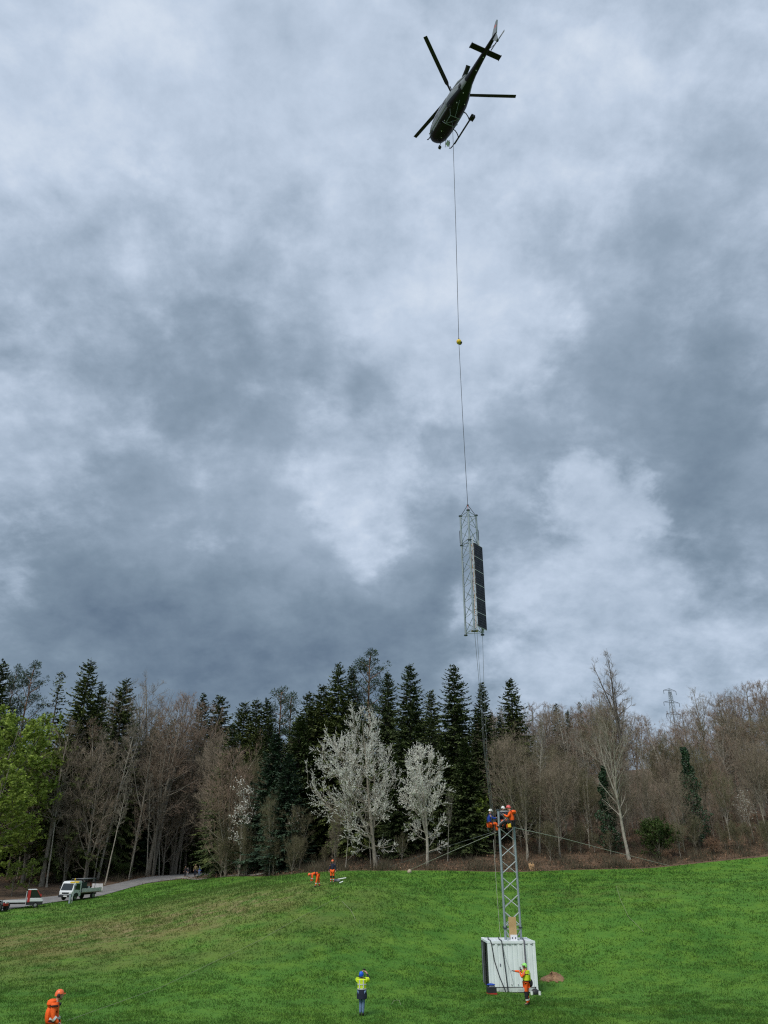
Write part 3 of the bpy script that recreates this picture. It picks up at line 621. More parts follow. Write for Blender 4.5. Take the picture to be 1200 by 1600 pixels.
# ------------------------------------------------------------------ the wood: trees that stand out
for a in [
    # conifers, from left to right
    ('spruce0', 8, 1030, 136, .9, 'dark spruce tip at the left edge of the photo, above the yellow-green tree'),
    ('pine2', 26, 1044, 140, .55, 'narrow dark conifer just right of the spruce at the left edge'),
    ('pine2', 52, 1039, 138, .75, 'rounded blue-green pine above the yellow-green tree on the left'),
    ('thin_spruce', 97, 1047, 134, .95, 'thin ragged conifer with see-through crown left of the tall spruce'),
    ('olive1', 143, 1027, 130, .95, 'tall pointed spruce, the highest treetop on the left side'),
    ('olive0', 161, 1066, 133, .8, 'shorter spruce tip close beside the highest left spruce'),
    ('olive2', 198, 1058, 140, .9, 'broad olive spruce behind the tall bare beeches'),
    ('spruce1', 319, 1081, 158, .9, 'small distant spruce tip right of the reddish bare crown'),
    ('olive0', 345, 1084, 138, 1.15, 'rounded spruce top right of the reddish bare crown'),
    ('olive2', 383, 1094, 134, 1.0, 'broad dark spruce left of a pair of spruce tips'),
    ('olive1', 402, 1089, 132, 1.0, 'left one of two close spruce tips beside the red-trunked pines'),
    ('spruce2', 419, 1090, 134, .95, 'right one of two close spruce tips beside the red-trunked pines'),
    ('pine1', 437, 1074, 136, .9, 'pine with bare reddish trunk and round dense top'),
    ('pine1', 453, 1083, 140, .95, 'paler thin pine right of the round-topped pine'),
    ('olive1', 484, 1078, 118, 1.0, 'olive spruce at the left end of the tall conifer block'),
    ('olive2', 506, 1068, 112, 1.15, 'broad olive spruce with long drooping branches left of the big blossom tree'),
    ('olive0', 530, 1035, 110, .95, 'tall slim olive spruce rising behind the big blossom tree'),
    ('spruce1', 550, 1038, 114, .85, 'narrow dark spruce tip between olive spruce and bushy pine'),
    ('pine2', 576, 1020, 114, 1.0, 'big bushy pine, the highest crown of the middle wood'),
    ('spruce0', 606, 1048, 108, .85, 'dark spruce right behind the bushy pine'),
    ('spruce0', 640, 1035, 100, 1.0, 'dark pointed spruce between the two blossoming trees'),
    ('olive0', 673, 1076, 130, .9, 'faded distant spruce tip in the gap between two dark spires'),
    ('spruce2', 708, 1037, 100, .98, 'dark tiered spruce right of the smaller blossom tree'),
    ('fir0', 752, 1064, 100, 1.05, 'slim dark fir directly under the hanging mast'),
    ('olive1', 797, 1057, 104, 1.05, 'green spruce right of the slim fir, behind the tower'),
    ('spruce1', 868, 1098, 130, .9, 'small spruce tip poking above the bare wood right of the tower'),
    ('olive1', 886, 1108, 132, .8, 'second small spruce tip above the bare wood right of the tower'),
    ('fir1', 800, 1120, 122, .7, 'distant pale fir behind the green spruce'),
    ('young_blue', 432, 1146, 108, 1.1, 'bluish green young spruce in front of the red-trunked pines'),
    ('young_spruce', 470, 1118, 108, 1.0, 'dark spruce filling the shade left of the drooping olive spruce'),
    ('young_blue', 452, 1178, 102, 1.1, 'lower bluish green spruce above the little blossom trees'),
    ('young_spruce', 726, 1158, 94, 1.15, 'dense dark young spruce right of the smaller blossom tree'),
    ('young_spruce', 618, 1180, 98, .9, 'dark young spruce in the shade behind the big blossom tree'),
    ('olive1', 560, 1120, 100, 1.0, 'olive spruce hidden behind the crown of the big blossom tree'),
    ('young_spruce', 690, 1150, 98, .9, 'dark young spruce behind the smaller blossom tree'),
    ('thin_spruce', 905, 1095, 124, .7, 'thin faded conifer left of the lone tall bare tree'),
    # blossom
    ('cherry_big', 589, 1106, 89.5, .76, 'large white blossoming cherry with leaning trunk in front of the spruces', None, 0.0),
    ('cherry', 664, 1167, 89, .88, 'smaller white blossoming cherry right of the large one'),
    ('cherry_small', 384, 1216, 106, 1.0, 'slim white blossoming tree left of the bluish young spruce'),
    ('cherry_sparse', 430, 1258, 104, 1.0, 'little sparse blossom tree, left one of the two under the dark spruces'),
    ('cherry_sparse', 466, 1258, 101, 1.0, 'little sparse blossom tree, right one of the two under the dark spruces'),
    ('cherry_sparse', 1163, 1232, 92.5, 1.0, 'small sparse blossoming tree at the meadow edge far right'),
    ('white_top', 1088, 1066, 122, 1.0, 'tall thin tree with whitish blossoming top above the right wood'),
    # leafing
    ('maple', 22, 1098, 118, 1.15, 'large yellow-green leafing tree at the left edge'),
    ('maple1', 84, 1104, 128, .9, 'yellow-green leafing tree top beside the large one on the left'),
    ('maple1', -4, 1180, 108, 1.5, 'bright green leafing tree cut by the left edge of the photo'),
    ('sapling', 748, 1238, 93.5, .7, 'light green leafing sapling left of the tower top'),
    ('sapling', 28, 1345, 112, 1.1, 'small green sapling behind the flatbed car'),
    ('sapling', 52, 1342, 114, 1.1, 'small green sapling left of the white lorry'),
    # bare trees that stand out
    ('beech2', 240, 1048, 144, .85, 'tall bare beech with thick pale trunk behind the lane'),
    ('beech1', 272, 1062, 142, .85, 'bare beech with reddish crown right of the thick pale trunk'),
    ('beech1', 300, 1088, 140, .85, 'broad reddish bare crown above the walkers on the lane'),
    ('beech0', 205, 1074, 138, .85, 'bare grey beech left of the thick pale trunk'),
    ('pole1', 138, 1130, 128, 1.0, 'slender pale trunk leaning right behind the white lorry'),
    ('pole2', 172, 1118, 130, .95, 'slender forked pale trunk right of the white lorry'),
    ('pole1', 190, 1100, 132, .9, 'straight slender pale tree right of the forked one behind the lane'),
    ('pole0', 262, 1160, 136, .8, 'thin pale pole tree beside the reddish beech'),
    ('beech0', 110, 1112, 124, .9, 'bare brown beech between the yellow-green trees and the lorry'),
    ('scrub2', 366, 1186, 104, 1.0, 'brown twiggy tree behind the slim blossoming tree'),
    ('pole2', 372, 1128, 122, 1.0, 'pale bare tree with wide upright limbs before the rounded spruce'),
    ('fan', 792, 1160, 92, 1.0, 'fan-shaped bare tree with many upright limbs behind the tower top'),
    ('pole1', 826, 1110, 93, .8, 'slender pale trunk standing right of the tower'),
    ('pole0', 812, 1180, 90, .75, 'thin grey trunk seen through the lattice of the tower'),
    ('pale_lean', 956, 1118, 90, 1.0, 'pale bare tree leaning left, standing alone at the meadow edge', None, 0.0),
    ('veteran', 951, 1009, 110, .85, 'lone tall dark bare tree rising above the right wood'),
    ('pole2', 1030, 1112, 102, 1.2, 'pale forked bare tree in the middle of the right wood'),
    ('pole1', 880, 1098, 108, 1.1, 'pale many-stemmed bare tree right of the green spruce'),
    ('pole1', 1135, 1150, 100, 1.2, 'pale bare tree with slanting limbs in the right wood'),
    ('ivy0', 941, 1196, 92.5, 1.0, 'dark ivy-clad tree behind the pale leaning tree'),
    ('ivy1', 1068, 1166, 92.5, 1.0, 'tall dark green ivy-clad tree in the right wood'),
    ('bush', 1024, 1288, 89.5, 1.0, 'round dark green bush at the meadow edge right of the leaning tree'),
    ('rust_bush', 1112, 1312, 90, 1.1, 'rust-brown leafy bush at the meadow edge far right'),
    ('rust_bush', 1040, 1334, 88.5, .9, 'low bush with pale dry leaves where the right guy wire ends'),
    ('bush', 195, 1352, 134, 1.4, 'dark green bush beside the lane near the walkers'),
]: plant(*a)
# bare trees of the wood that nothing in the photo tells apart
ZONES = [(0, 860, 'beside the tower'), (860, 925, 'left of the leaning pale tree'), (925, 1000, 'behind the leaning pale tree'), (1000, 1060, 'under the pylon'), (1060, 1120, 'near the ivy-clad tree'), (1120, 1300, 'towards the right edge')]
ZONEL = [(-200, 90, 'behind the flatbed car'), (90, 170, 'behind the white lorry'), (170, 255, 'left of the walkers'), (255, 500, 'above the walkers')]
ZONEM = [(0, 400, 'left of the bluish young spruce'), (400, 490, 'left of the big blossom tree'), (490, 610, 'behind the big blossom tree'), (610, 720, 'behind the smaller blossom tree'), (720, 900, 'left of the tower')]
def fill(keys, n, x0, x1, sky, off, d0, d1, label, group, ws=(.75, 1.05)):
    xs = [s[0] for s in sky]; ys = [s[1] for s in sky]
    for k in range(n):
        px = x0 + (x1 - x0) * (k + RT.uniform(.1, .9)) / n
        lab2, grp2 = label, group
        zn = ZONES if 'right' in label else ZONEL if 'left-hand' in label else ZONEM if 'conifers' in label else None
        if zn:
            w = ', '.join(t for a, b, t in zn if a <= px < b); lab2 += ', ' + w; grp2 += ', ' + w
        plant(RT.choice(keys), px, float(np.interp(px, xs, ys)) + RT.uniform(*off), RT.uniform(d0, d1), RT.uniform(*ws), lab2, grp2)
SKR = [(740, 1150), (780, 1115), (830, 1095), (860, 1092), (905, 1098), (930, 1085), (975, 1092), (1010, 1100), (1030, 1122), (1062, 1122), (1080, 1084), (1120, 1082), (1160, 1068), (1200, 1058), (1260, 1050)]
SKL = [(-60, 1120), (0, 1120), (60, 1120), (100, 1112), (130, 1100), (170, 1086), (200, 1078), (235, 1062), (270, 1070), (300, 1094), (325, 1108), (350, 1130), (420, 1140), (480, 1140)]
fill(['beech0', 'beech1', 'pole0', 'pole2', 'beech1', 'beech1'], 44, 775, 1235, SKR, (-16, 36), 110, 136, 'tall bare tree at the back of the right wood', 'bare trees at the back of the right wood', (.8, 1.1))
fill(['beech0', 'beech1', 'pole0', 'pole1', 'scrub1'], 32, 795, 1220, SKR, (30, 95), 98, 111, 'bare tree in the middle of the right wood', 'bare trees inside the right wood', (.9, 1.2))
fill(['scrub0', 'scrub1', 'scrub2', 'fan'], 34, 800, 1220, [(800, 1200), (1000, 1215), (1200, 1185)], (-40, 50), 91, 100, 'low twiggy tree at the front of right wood', 'low bare trees along the right wood edge', (.75, 1.05))
fill(['beech0', 'beech1', 'beech2', 'pole0'], 18, -40, 345, SKL, (8, 40), 138, 158, 'tall bare brown tree at the back of the left-hand wood', 'bare trees at the back of the left wood', (.6, .85))
fill(['beech0', 'scrub0', 'scrub2', 'pole0'], 16, 40, 335, SKL, (70, 150), 126, 144, 'bare twiggy tree inside the left-hand wood', 'bare trees inside the left wood', (.8, 1.1))
fill(['pole0', 'pole1', 'pole2'], 12, 75, 340, [(0, 1190), (340, 1200)], (-30, 60), 122, 142, 'thin pole-like trunk in the left-hand wood', 'thin trunks behind the lane', (.6, .9))
fill(['young_spruce', 'young_blue', 'spruce1'], 9, -10, 330, [(0, 1240), (340, 1230)], (-40, 60), 132, 156, 'dark young spruce deep in the left-hand wood', 'young spruces in the left wood', (.9, 1.2))
fill(['olive1', 'spruce0', 'olive2', 'fir0'], 18, 335, 800, [(330, 1110), (470, 1095), (530, 1065), (600, 1062), (650, 1085), (800, 1105)], (5, 45), 112, 134, 'dark spruce behind the front conifers', 'spruces behind the front conifers', (.9, 1.1))
fill(['scrub0', 'scrub1', 'pole0', 'beech1'], 10, 335, 480, [(330, 1150), (480, 1170)], (0, 60), 112, 130, 'bare brown tree among the middle conifers', 'bare trees among the middle conifers', (.8, 1.0))
fill(['scrub0', 'hazel', 'scrub1'], 12, 345, 790, [(340, 1270), (800, 1270)], (-30, 40), 92, 104, 'low bare twiggy tree in front of the conifers', 'low bare trees before the conifers', (.6, .9))
fill(['hazel'], 12, 350, 520, [(340, 1312), (520, 1318)], (-10, 20), 92, 120, 'bare hazel shrub on the bank before the conifers', 'hazel shrubs on the bank', (.8, 1.2))
fill(['hazel', 'scrub1', 'hazel'], 22, 830, 1215, [(830, 1295), (1000, 1300), (1200, 1270)], (-10, 25), 89, 95, 'low dry shrub at the right meadow edge', 'dry shrubs along the right meadow edge', (.8, 1.3))
fill(['pole1', 'pole0'], 8, 520, 790, [(500, 1255), (800, 1240)], (-40, 30), 90, 100, 'thin bare trunk at the foot of the conifers', 'thin trunks before the conifers', (.6, .8))

# the rest of the wood, further in, reads as one mass
def mass():
    rng = random.Random(4); Vs = []; Q = []; T = []; nv = 0
    keys = ['young_spruce', 'young_blue', 'scrub0', 'scrub2', 'young_spruce']
    data = {}
    for k in set(keys):
        me = PROTO[k][1][1]; v = np.empty(len(me.vertices) * 3, np.float32); me.vertices.foreach_get('co', v); v = v.reshape(-1, 3)
        fs = [tuple(p.vertices) for p in me.polygons]; data[k] = (v, np.array([f for f in fs if len(f) == 4], np.int64).reshape(-1, 4), np.array([f for f in fs if len(f) == 3], np.int64).reshape(-1, 3))
    return data, keys, rng
RNG = np.random.default_rng(3)
def backdrop():
    data, keys, rng = mass()
    for part, ks, m, nm, lab in (('c', ['young_spruce', 'young_blue'], 'needle_dark', 'conifer_wood', 'dark mass of conifers deep inside the wood'), ('b', ['scrub0', 'scrub2'], 'twig_brown', 'bare_wood', 'brown mass of bare trees deep inside the wood')):
        Vs = []; Q = []; T = []; nv = 0
        for i in range(56 if part == 'c' else 50):
            px = rng.uniform(-80, 1280); sky = np.interp(px, [-60, 100, 240, 330, 470, 560, 700, 800, 900, 1000, 1100, 1260], [1140, 1140, 1110, 1140, 1130, 1090, 1100, 1120, 1130, 1130, 1120, 1095])
            conif = px < 830
            if part == 'c' and not conif and rng.random() < .75: px = rng.uniform(-60, 830)
            if part == 'b' and conif and rng.random() < .75: px = rng.uniform(800, 1260)
            d = rng.uniform(128 if px > 330 else 146, 175); top = P(px, sky + rng.uniform(5, 60), d); x = top.x
            if on_road(x, d, 3): continue
            g = hz(x, d); k = rng.choice(ks); v, q, t = data[k]; keep = .42 if part == 'c' else .46; q = q[RNG.random(len(q)) < keep] if len(q) else q; t = t[RNG.random(len(t)) < keep] if len(t) else t; s = (top.z - g) / PROTO[k][0]; a = rng.uniform(0, 6.28); w = s * (1.0 if part == 'c' else 1.1)
            R = np.array([[math.cos(a) * w, -math.sin(a) * w, 0], [math.sin(a) * w, math.cos(a) * w, 0], [0, 0, s]])
            Vs.append(v @ R.T + np.array([x, d, g])); Q.append(q + nv); T.append(t + nv); nv += len(v)
        tag(link_mesh(nm, np_mesh(nm, np.concatenate(Vs), [np.concatenate(Q), np.concatenate(T)], M[m])), lab, 'wood', kind='stuff')
backdrop()

# undergrowth: brambles, dry stalks and fallen leaves along the wood edge
def undergrowth():
    rng = np.random.default_rng(9); n = 60000
    a = rng.random(n) * 1.12 - .56; x0 = a * 95; base = edge_y(np.clip(x0, -34, 60)); y = base + .1 + rng.random(n) ** 1.6 * 17; x = a * y
    base = edge_y(np.clip(x, -34, 60)); ok = (y > edge_y(x) + .15)
    ok &= ~np.array([on_road(xx, yy, .2) for xx, yy in zip(x, y)]); x, y, base = x[ok], y[ok], base[ok]; n = len(x)
    z = hzs(x, y); cl = np.sin(x * .9 + 2 * np.sin(y * .6)) * np.sin(y * 1.1 + x * .4)
    h = np.clip((.3 + .9 * rng.random(n)) * (.55 + .8 * cl), .10, 2)
    l = rng.normal(0, .45, (n, 2)) * h[:, None]; w = .012 + .014 * rng.random(n); az = rng.random(n) * 6.28
    p0 = np.stack([x - np.cos(az) * w, y - np.sin(az) * w, z - .05], 1); p1 = np.stack([x + np.cos(az) * w, y + np.sin(az) * w, z - .05], 1); p2 = np.stack([x + l[:, 0], y + l[:, 1], z + h], 1)
    me = np_mesh('undergrowth', np.stack([p0, p1, p2], 1).reshape(-1, 3), [np.arange(n * 3).reshape(-1, 3)], M['stalk'])
    tag(link_mesh('undergrowth', me), 'tangle of brambles and dry stalks along the wood edge', 'undergrowth', kind='stuff')
    m = 26000; a = rng.random(m) * 1.12 - .56; x0 = a * 95; y = edge_y(np.clip(x0, -34, 60)) + rng.random(m) ** 1.3 * 22; x = a * y
    ok = (y > edge_y(x) + .1) & ~np.array([on_road(xx, yy, -.3) for xx, yy in zip(x, y)]); x, y = x[ok], y[ok]; m = len(x); z = hzs(x, y) + .02 + .35 * rng.random(m) ** 3
    s = .05 + .07 * rng.random(m); c = np.stack([x, y, z], 1); u = rng.normal(0, 1, (m, 3)); u /= np.linalg.norm(u, axis=1)[:, None]; w_ = np.cross(u, rng.normal(0, 1, (m, 3))); w_ /= np.linalg.norm(w_, axis=1)[:, None]
    V = np.stack([c - u * s[:, None], c - w_ * s[:, None] * .6, c + u * s[:, None], c + w_ * s[:, None] * .6], 1).reshape(-1, 3)
    tag(link_mesh('fallen_leaves', np_mesh('fallen_leaves', V, [np.arange(m * 4).reshape(-1, 4)], M['dry_leaf'])), 'brown fallen leaves on the bank under the trees', 'leaves', kind='stuff')
undergrowth()

# ------------------------------------------------------------------ materials of the things
M['steel'] = mat('galvanised steel', (.27, .32, .345), .5, var=.12, scale=6, metal=.25, spec=.5)
M['steel_pale'] = mat('galvanised brace', (.46, .49, .49), .5, var=.1, scale=6, metal=.2)
M['steel_dark'] = mat('dark flange', (.06, .075, .085), .5, var=.2, scale=8, metal=.4)
M['rope'] = mat('rope grey', (.16, .17, .17), .8, scale=20); M['rope_pale'] = mat('rope pale', (.42, .42, .36), .8, scale=20)
M['rope_green'] = mat('rope weathered', (.27, .30, .17), .8, scale=20)
M['rope_dark'] = mat('cable dark', (.045, .05, .055), .7, scale=20); M['cable_red'] = mat('red sling', (.34, .075, .05), .7, scale=10)
M['white_paint'] = mat('white corrugated steel', (.74, .79, .79), .45, var=.05, scale=1.2, bump=.05)
M['white_van'] = mat('white vehicle paint', (.66, .68, .68), .35, var=.04, scale=1.5)
M['white_dirty'] = mat('stained white steel', (.48, .52, .50), .6, var=.2, scale=3)
M['inside'] = mat('container inside', (.05, .052, .055), .8, var=.3, scale=2)
M['strap'] = mat('lashing strap', (.035, .04, .048), .7, var=.2, scale=8); M['strap_grey'] = mat('grey lashing strap', (.13, .125, .15), .7, var=.2, scale=8)
M['ply'] = mat('plywood', (.42, .27, .12), .75, scale=2, col2=(.52, .35, .17)); M['paper'] = mat('white notice', (.72, .72, .74), .7, var=.04)
M['ink'] = mat('dark print', (.12, .12, .17), .7)
M['soil'] = mat('heaped soil', (.20, .115, .06), .95, scale=3, col2=(.36, .22, .125), bump=1.0)
M['rock'] = mat('pale stone', (.36, .29, .20), .9, scale=3, col2=(.52, .44, .33), bump=.6); M['wood_cut'] = mat('split wood', (.42, .24, .11), .85, scale=4, col2=(.60, .38, .20), bump=.4)
M['orange'] = mat('hi-vis orange cloth', (.88, .115, .010), .75, var=.12, scale=9, bump=.15); M['orange_h'] = mat('orange helmet', (.86, .15, .045), .35, var=.05)
M['yellow'] = mat('hi-vis yellow cloth', (.62, .80, .025), .75, var=.1, scale=9, bump=.15); M['reflect'] = mat('reflective tape', (.58, .58, .55), .5, var=.1)
M['navy'] = mat('navy cloth', (.012, .016, .035), .85, var=.2, scale=9, bump=.15); M['black_cloth'] = mat('black cloth', (.014, .014, .017), .85, var=.2, scale=9, bump=.15)
M['jeans'] = mat('blue jeans', (.12, .19, .31), .85, var=.2, scale=9, bump=.15); M['blue_cloth'] = mat('blue jacket', (.014, .055, .34), .8, var=.15, scale=9, bump=.15)
M['khaki'] = mat('khaki cloth', (.18, .15, .07), .85, var=.15, scale=9); M['grey_cloth'] = mat('grey cloth', (.22, .22, .23), .85, var=.15, scale=9)
M['skin'] = mat('skin', (.50, .28, .20), .6, var=.06, scale=12); M['hair'] = mat('hair', (.05, .032, .02), .8)
M['glove'] = mat('glove', (.05, .055, .06), .8); M['boot'] = mat('boot', (.03, .026, .022), .8)
M['green_h'] = mat('green helmet', (.30, .74, .16), .35, var=.05); M['blue_h'] = mat('blue helmet', (.012, .10, .62), .35, var=.05)
M['white_h'] = mat('white helmet', (.74, .76, .72), .35, var=.05); M['pink_h'] = mat('red helmet', (.64, .10, .085), .35, var=.05)
M['glass'] = mat('dark glass', (.016, .020, .022), .08, var=.1, spec=.8); M['rubber'] = mat('tyre rubber', (.022, .022, .023), .85, var=.2, scale=8)
M['rim'] = mat('wheel rim', (.30, .30, .30), .4, metal=.5); M['alu'] = mat('aluminium dropside', (.62, .60, .60), .8, metal=0.0, var=.12, scale=2)
M['black_pl'] = mat('black plastic', (.025, .026, .028), .6, var=.15); M['red_paint'] = mat('red paint', (.42, .035, .03), .4, var=.08)
M['amber'] = mat('yellow sign', (.78, .52, .03), .5, var=.06); M['beacon'] = mat('amber lamp', (.85, .33, .02), .3)
M['bed'] = mat('plank bed', (.24, .18, .14), .85, scale=3, col2=(.34, .27, .21)); M['plate'] = mat('number plate', (.72, .72, .70), .5)
M['heli_dark'] = mat('dark green-black aircraft paint', (.0065, .0070, .0085), .38, var=.2, scale=1.0, spec=.35); M['heli_grey'] = mat('grey aircraft paint', (.19, .21, .22), .35, var=.06, spec=.5)
M['blade'] = mat('rotor blade', (.020, .020, .023), .5, var=.12); M['blade_tip'] = mat('pale tail rotor', (.22, .23, .24), .5, var=.1)
M['pv'] = None

def pv_mat():
    m = bpy.data.materials.new('photovoltaic cells'); m.use_nodes = True; nt = m.node_tree; N = nt.nodes; L = nt.links; b = N['Principled BSDF']
    b.inputs['Roughness'].default_value = .45; b.inputs['Specular IOR Level'].default_value = .08
    tc = N.new('ShaderNodeTexCoord'); br = N.new('ShaderNodeTexBrick'); L.new(tc.outputs['Object'], br.inputs['Vector'])
    mp = N.new('ShaderNodeMapping'); mp.inputs['Rotation'].default_value = (math.pi / 2, 0, 0); L.new(tc.outputs['Object'], mp.inputs[0]); L.new(mp.outputs[0], br.inputs['Vector'])
    br.offset = 0; br.inputs['Scale'].default_value = 1; br.inputs['Brick Width'].default_value = .165; br.inputs['Row Height'].default_value = .165; br.inputs['Mortar Size'].default_value = .008
    br.inputs['Color1'].default_value = (.006, .008, .016, 1); br.inputs['Color2'].default_value = (.010, .012, .024, 1); br.inputs['Mortar'].default_value = (.10, .11, .13, 1)
    L.new(br.outputs['Color'], b.inputs['Base Color']); return m
M['pv'] = pv_mat()

def cable(name, pts, r, m, label, cat='cable', group=None, sag=0.0, sub=1):
    pts = [Vector(p) for p in pts]
    if sag:
        a, b = pts[0], pts[-1]; pts = [a.lerp(b, t / 14) - Vector((0, 0, sag * 4 * (t / 14) * (1 - t / 14))) for t in range(15)]
    return tag(MB().tube(pts, r, 6).build(name, M[m], None, True), label, cat, group)

# ------------------------------------------------------------------ lattice masts
def ring_xy(s, ang): return [Vector((s / math.sqrt(3) * math.cos(math.radians(ang + 120 * k)), s / math.sqrt(3) * math.sin(math.radians(ang + 120 * k)), 0)) for k in range(3)]
def lattice(root, legs, z0, z1, panels, rl=.065, rb=.018, splits=(), xbrace=True, top_bars=True, brace_m='steel_pale'):
    for p in legs:
        MB().tube([p + Vector((0, 0, z0)), p + Vector((0, 0, z1))], rl, 12).build('leg', M['steel'], root, True)
    dz = (z1 - z0) / panels
    for k in range(3):
        a, b = legs[k], legs[(k + 1) % 3]; n = (a + b).normalized()
        for i in range(panels):
            za, zb = z0 + i * dz + .1, z0 + (i + 1) * dz - .1; o = n * .02
            if xbrace or i % 2 == 0:
                MB().tube([a + o + Vector((0, 0, za)), b + o + Vector((0, 0, zb))], rb, 6).build('brace', M[brace_m], root)
            if xbrace or i % 2 == 1:
                MB().tube([b - o + Vector((0, 0, za)), a - o + Vector((0, 0, zb))], rb, 6).build('brace', M[brace_m], root)
        for z in ([z0 + .12, z1 - .06] if top_bars else []):
            MB().tube([a + Vector((0, 0, z)), b + Vector((0, 0, z))], rb * 1.1, 6).build('crossbar', M[brace_m], root)
    for p in legs:
        for z in splits:
            MB().tube([p + Vector((0, 0, z - .03)), p + Vector((0, 0, z + .03))], rl * 1.85, 14).build('flange', M['steel_dark'], root, True)

# container position first: the tower stands in it
g1, g2 = ground_px(760, 1552), ground_px(838, 1552)
CX, CY = 6.93, 49.2; CZ = -6.27; CW, CD, CH = 2.62, 2.36, 2.42
TWR = P(796.5, 1440, CY); TX = TWR.x
tw = empty('lattice_tower', (TX, CY, CZ), 0, 'grey steel lattice tower section standing up through the white container', 'tower')
legsT = ring_xy(1.0, -7.5)
TOPZ = P(783, 1266, CY).z - CZ; FLZ = P(790, 1449, CY).z - CZ
lattice(tw, legsT, FLZ, TOPZ, 7, splits=(FLZ, TOPZ)); lattice(tw, legsT, .12, FLZ - .03, 2, splits=(.12,))
bd = empty('plywood_board', (TX + .07, CY - .50, CZ + CH), 0, 'brown plywood board fixed upright against the tower foot', 'board')
MB().box((0, 0, .62), (.42, .03, 1.02)).build('panel', M['ply'], bd); MB().box((.03, -.02, .1), (.37, .012, .30)).build('notice', M['paper'], bd)
for dx in (-.08, .09): MB().box((.03 + dx, -.03, .09), (.06, .008, .09)).build('printed_mark', M['ink'], bd)

# ------------------------------------------------------------------ container
ct = empty('shipping_container', (CX, CY, CZ), math.radians(1.5), 'short white corrugated container strapped shut around the tower foot', 'container')
hx, hy = CW / 2, CD / 2
def corr(n, a, b, depth):
    pr = []
    for i in range(n):
        w = (b - a) / n; x = a + i * w
        pr += [(x, 0), (x + w * .62, 0), (x + w * .70, depth), (x + w * .92, depth)]
    pr.append((b, 0)); return pr
def corr_sheet(n, a, b, depth, place, z0, z1, th=.02):
    pr = corr(n, a, b, depth); prof = pr + [(x, d + th) for x, d in reversed(pr)]
    mb = MB(); k = len(pr)
    va = [place(x, d, z0) for x, d in pr]; vb = [place(x, d, z1) for x, d in pr]; vc = [place(x, d + th, z0) for x, d in pr]; vd = [place(x, d + th, z1) for x, d in pr]
    fs = []
    for i in range(k - 1):
        fs += [(i, i + 1, k + i + 1, k + i), (2 * k + i + 1, 2 * k + i, 3 * k + i, 3 * k + i + 1)]
    mb.add(va + vb + vc + vd, fs); return mb
corr_sheet(9, -hx + .10, hx - .10, .022, lambda x, d, z: (x + .035 * (z - .2) * 0, -hy + .02 + d + .02 * math.sin(3 * x + z), z), .26, CH - .13).build('front_wall', M['white_paint'], ct)
corr_sheet(9, -hx + .10, hx - .10, .045, lambda x, d, z: (x, hy - .02 - d, z), .2, CH - .13).build('rear_wall', M['white_paint'], ct)
corr_sheet(8, -hy + .10, hy - .10, .045, lambda x, d, z: (hx - .02 - d, x, z), .2, CH - .13).build('end_wall', M['white_paint'], ct)
corr_sheet(8, -hx + .08, hx - .08, .06, lambda x, d, y: (x, y, CH - .015 - d), -hy + .10, hy - .10).build('roof', M['white_paint'], ct)
MB().box((0, 0, .16), (CW - .12, CD - .12, .06)).build('floor', M['inside'], ct)
MB().box((.18, 0, CH / 2), (CW - .55, CD - .28, CH - .4)).build('dark_infill', M['inside'], ct)  # solid dark block added to stand in for the dark interior
for sx in (-1, 1):
    for sy in (-1, 1):
        p = MB().box((sx * (hx - .05), sy * (hy - .05), CH / 2), (.10, .10, CH - .24)).build('corner_post', M['white_paint'], ct)
        for z in (.06, CH - .06): MB().box((sx * (hx - .075), sy * (hy - .075), z), (.17, .17, .12)).build('corner_casting', M['white_paint'], p, bevel=.01)
for sy in (-1, 1):
    MB().box((0, sy * (hy - .04), CH - .07), (CW - .34, .08, .11)).build('top_rail', M['white_paint'], ct)
    MB().box((0, sy * (hy - .045), .12), (CW - .34, .09, .20)).build('bottom_rail', M['white_dirty'], ct)
for sx in (-1, 1): MB().box((sx * (hx - .05), 0, CH - .07), (.10, CD - .34, .10)).build('top_rail', M['white_paint'], ct)
dl = MB().box((-hx - .012, hy - .62, CH / 2), (.045, 1.05, CH - .26)).build('door', M['inside'], ct); MB().tube([(-hx - .05, hy - .62, .2), (-hx - .05, hy - .62, CH - .2)], .02, 6).build('lock_bar', M['steel'], dl)
dr = MB().box((-hx - .012, -hy + .30, CH / 2), (.03, .42, CH - .3)).build('door', M['black_pl'], ct)
for k in range(8): MB().box((-hx + .32 + k * .30, -hy - .006, CH - .155), (.15, .02, .025)).build('vent_slot', M['strap_grey'], ct)
MB().box((-.66, -hy - .003, 1.28), (.05, .02, .13)).build('hole_cover', M['ink'], ct)
for x in (-.1, .25): MB().box((x, -hy - .005, .36), (.04, .02, .05)).build('bolt_plate', M['strap_grey'], ct)
def strap(pts, w, m, label):
    mb = MB()
    for a, b in zip(pts[:-1], pts[1:]):
        a, b = Vector(a), Vector(b); d = (b - a).normalized(); s = Vector((1, 0, 0)); s = (s - d * s.dot(d)).normalized() * w / 2; n = d.cross(s).normalized() * .006
        mb.loft([[a + s + n, a - s + n, a - s - n, a + s - n], [b + s + n, b - s + n, b - s - n, b + s - n]])
    tag(mb.build('lashing_strap', M[m], None, False, (CX, CY, CZ)), label, 'strap')
yf = -hy - .045; zt = CH + .018
strap([(-.34, hy, zt), (-.50, -.2, zt + .01), (-.50, -hy - .02, zt), (-.48, yf, CH - .12), (-.36, yf - .02, .8), (-.30, yf - .03, .02)], .055, 'strap', 'black strap over the roof and straight down the container front')
strap([(-.95, hy, zt), (-1.12, -.3, zt + .01), (-1.10, -hy - .02, zt), (-1.06, yf, CH - .12), (-.95, yf, 1.5), (-.72, yf - .02, .75), (-.42, yf - .08, .02)], .05, 'strap', 'black strap slanting down the left part of the container front')
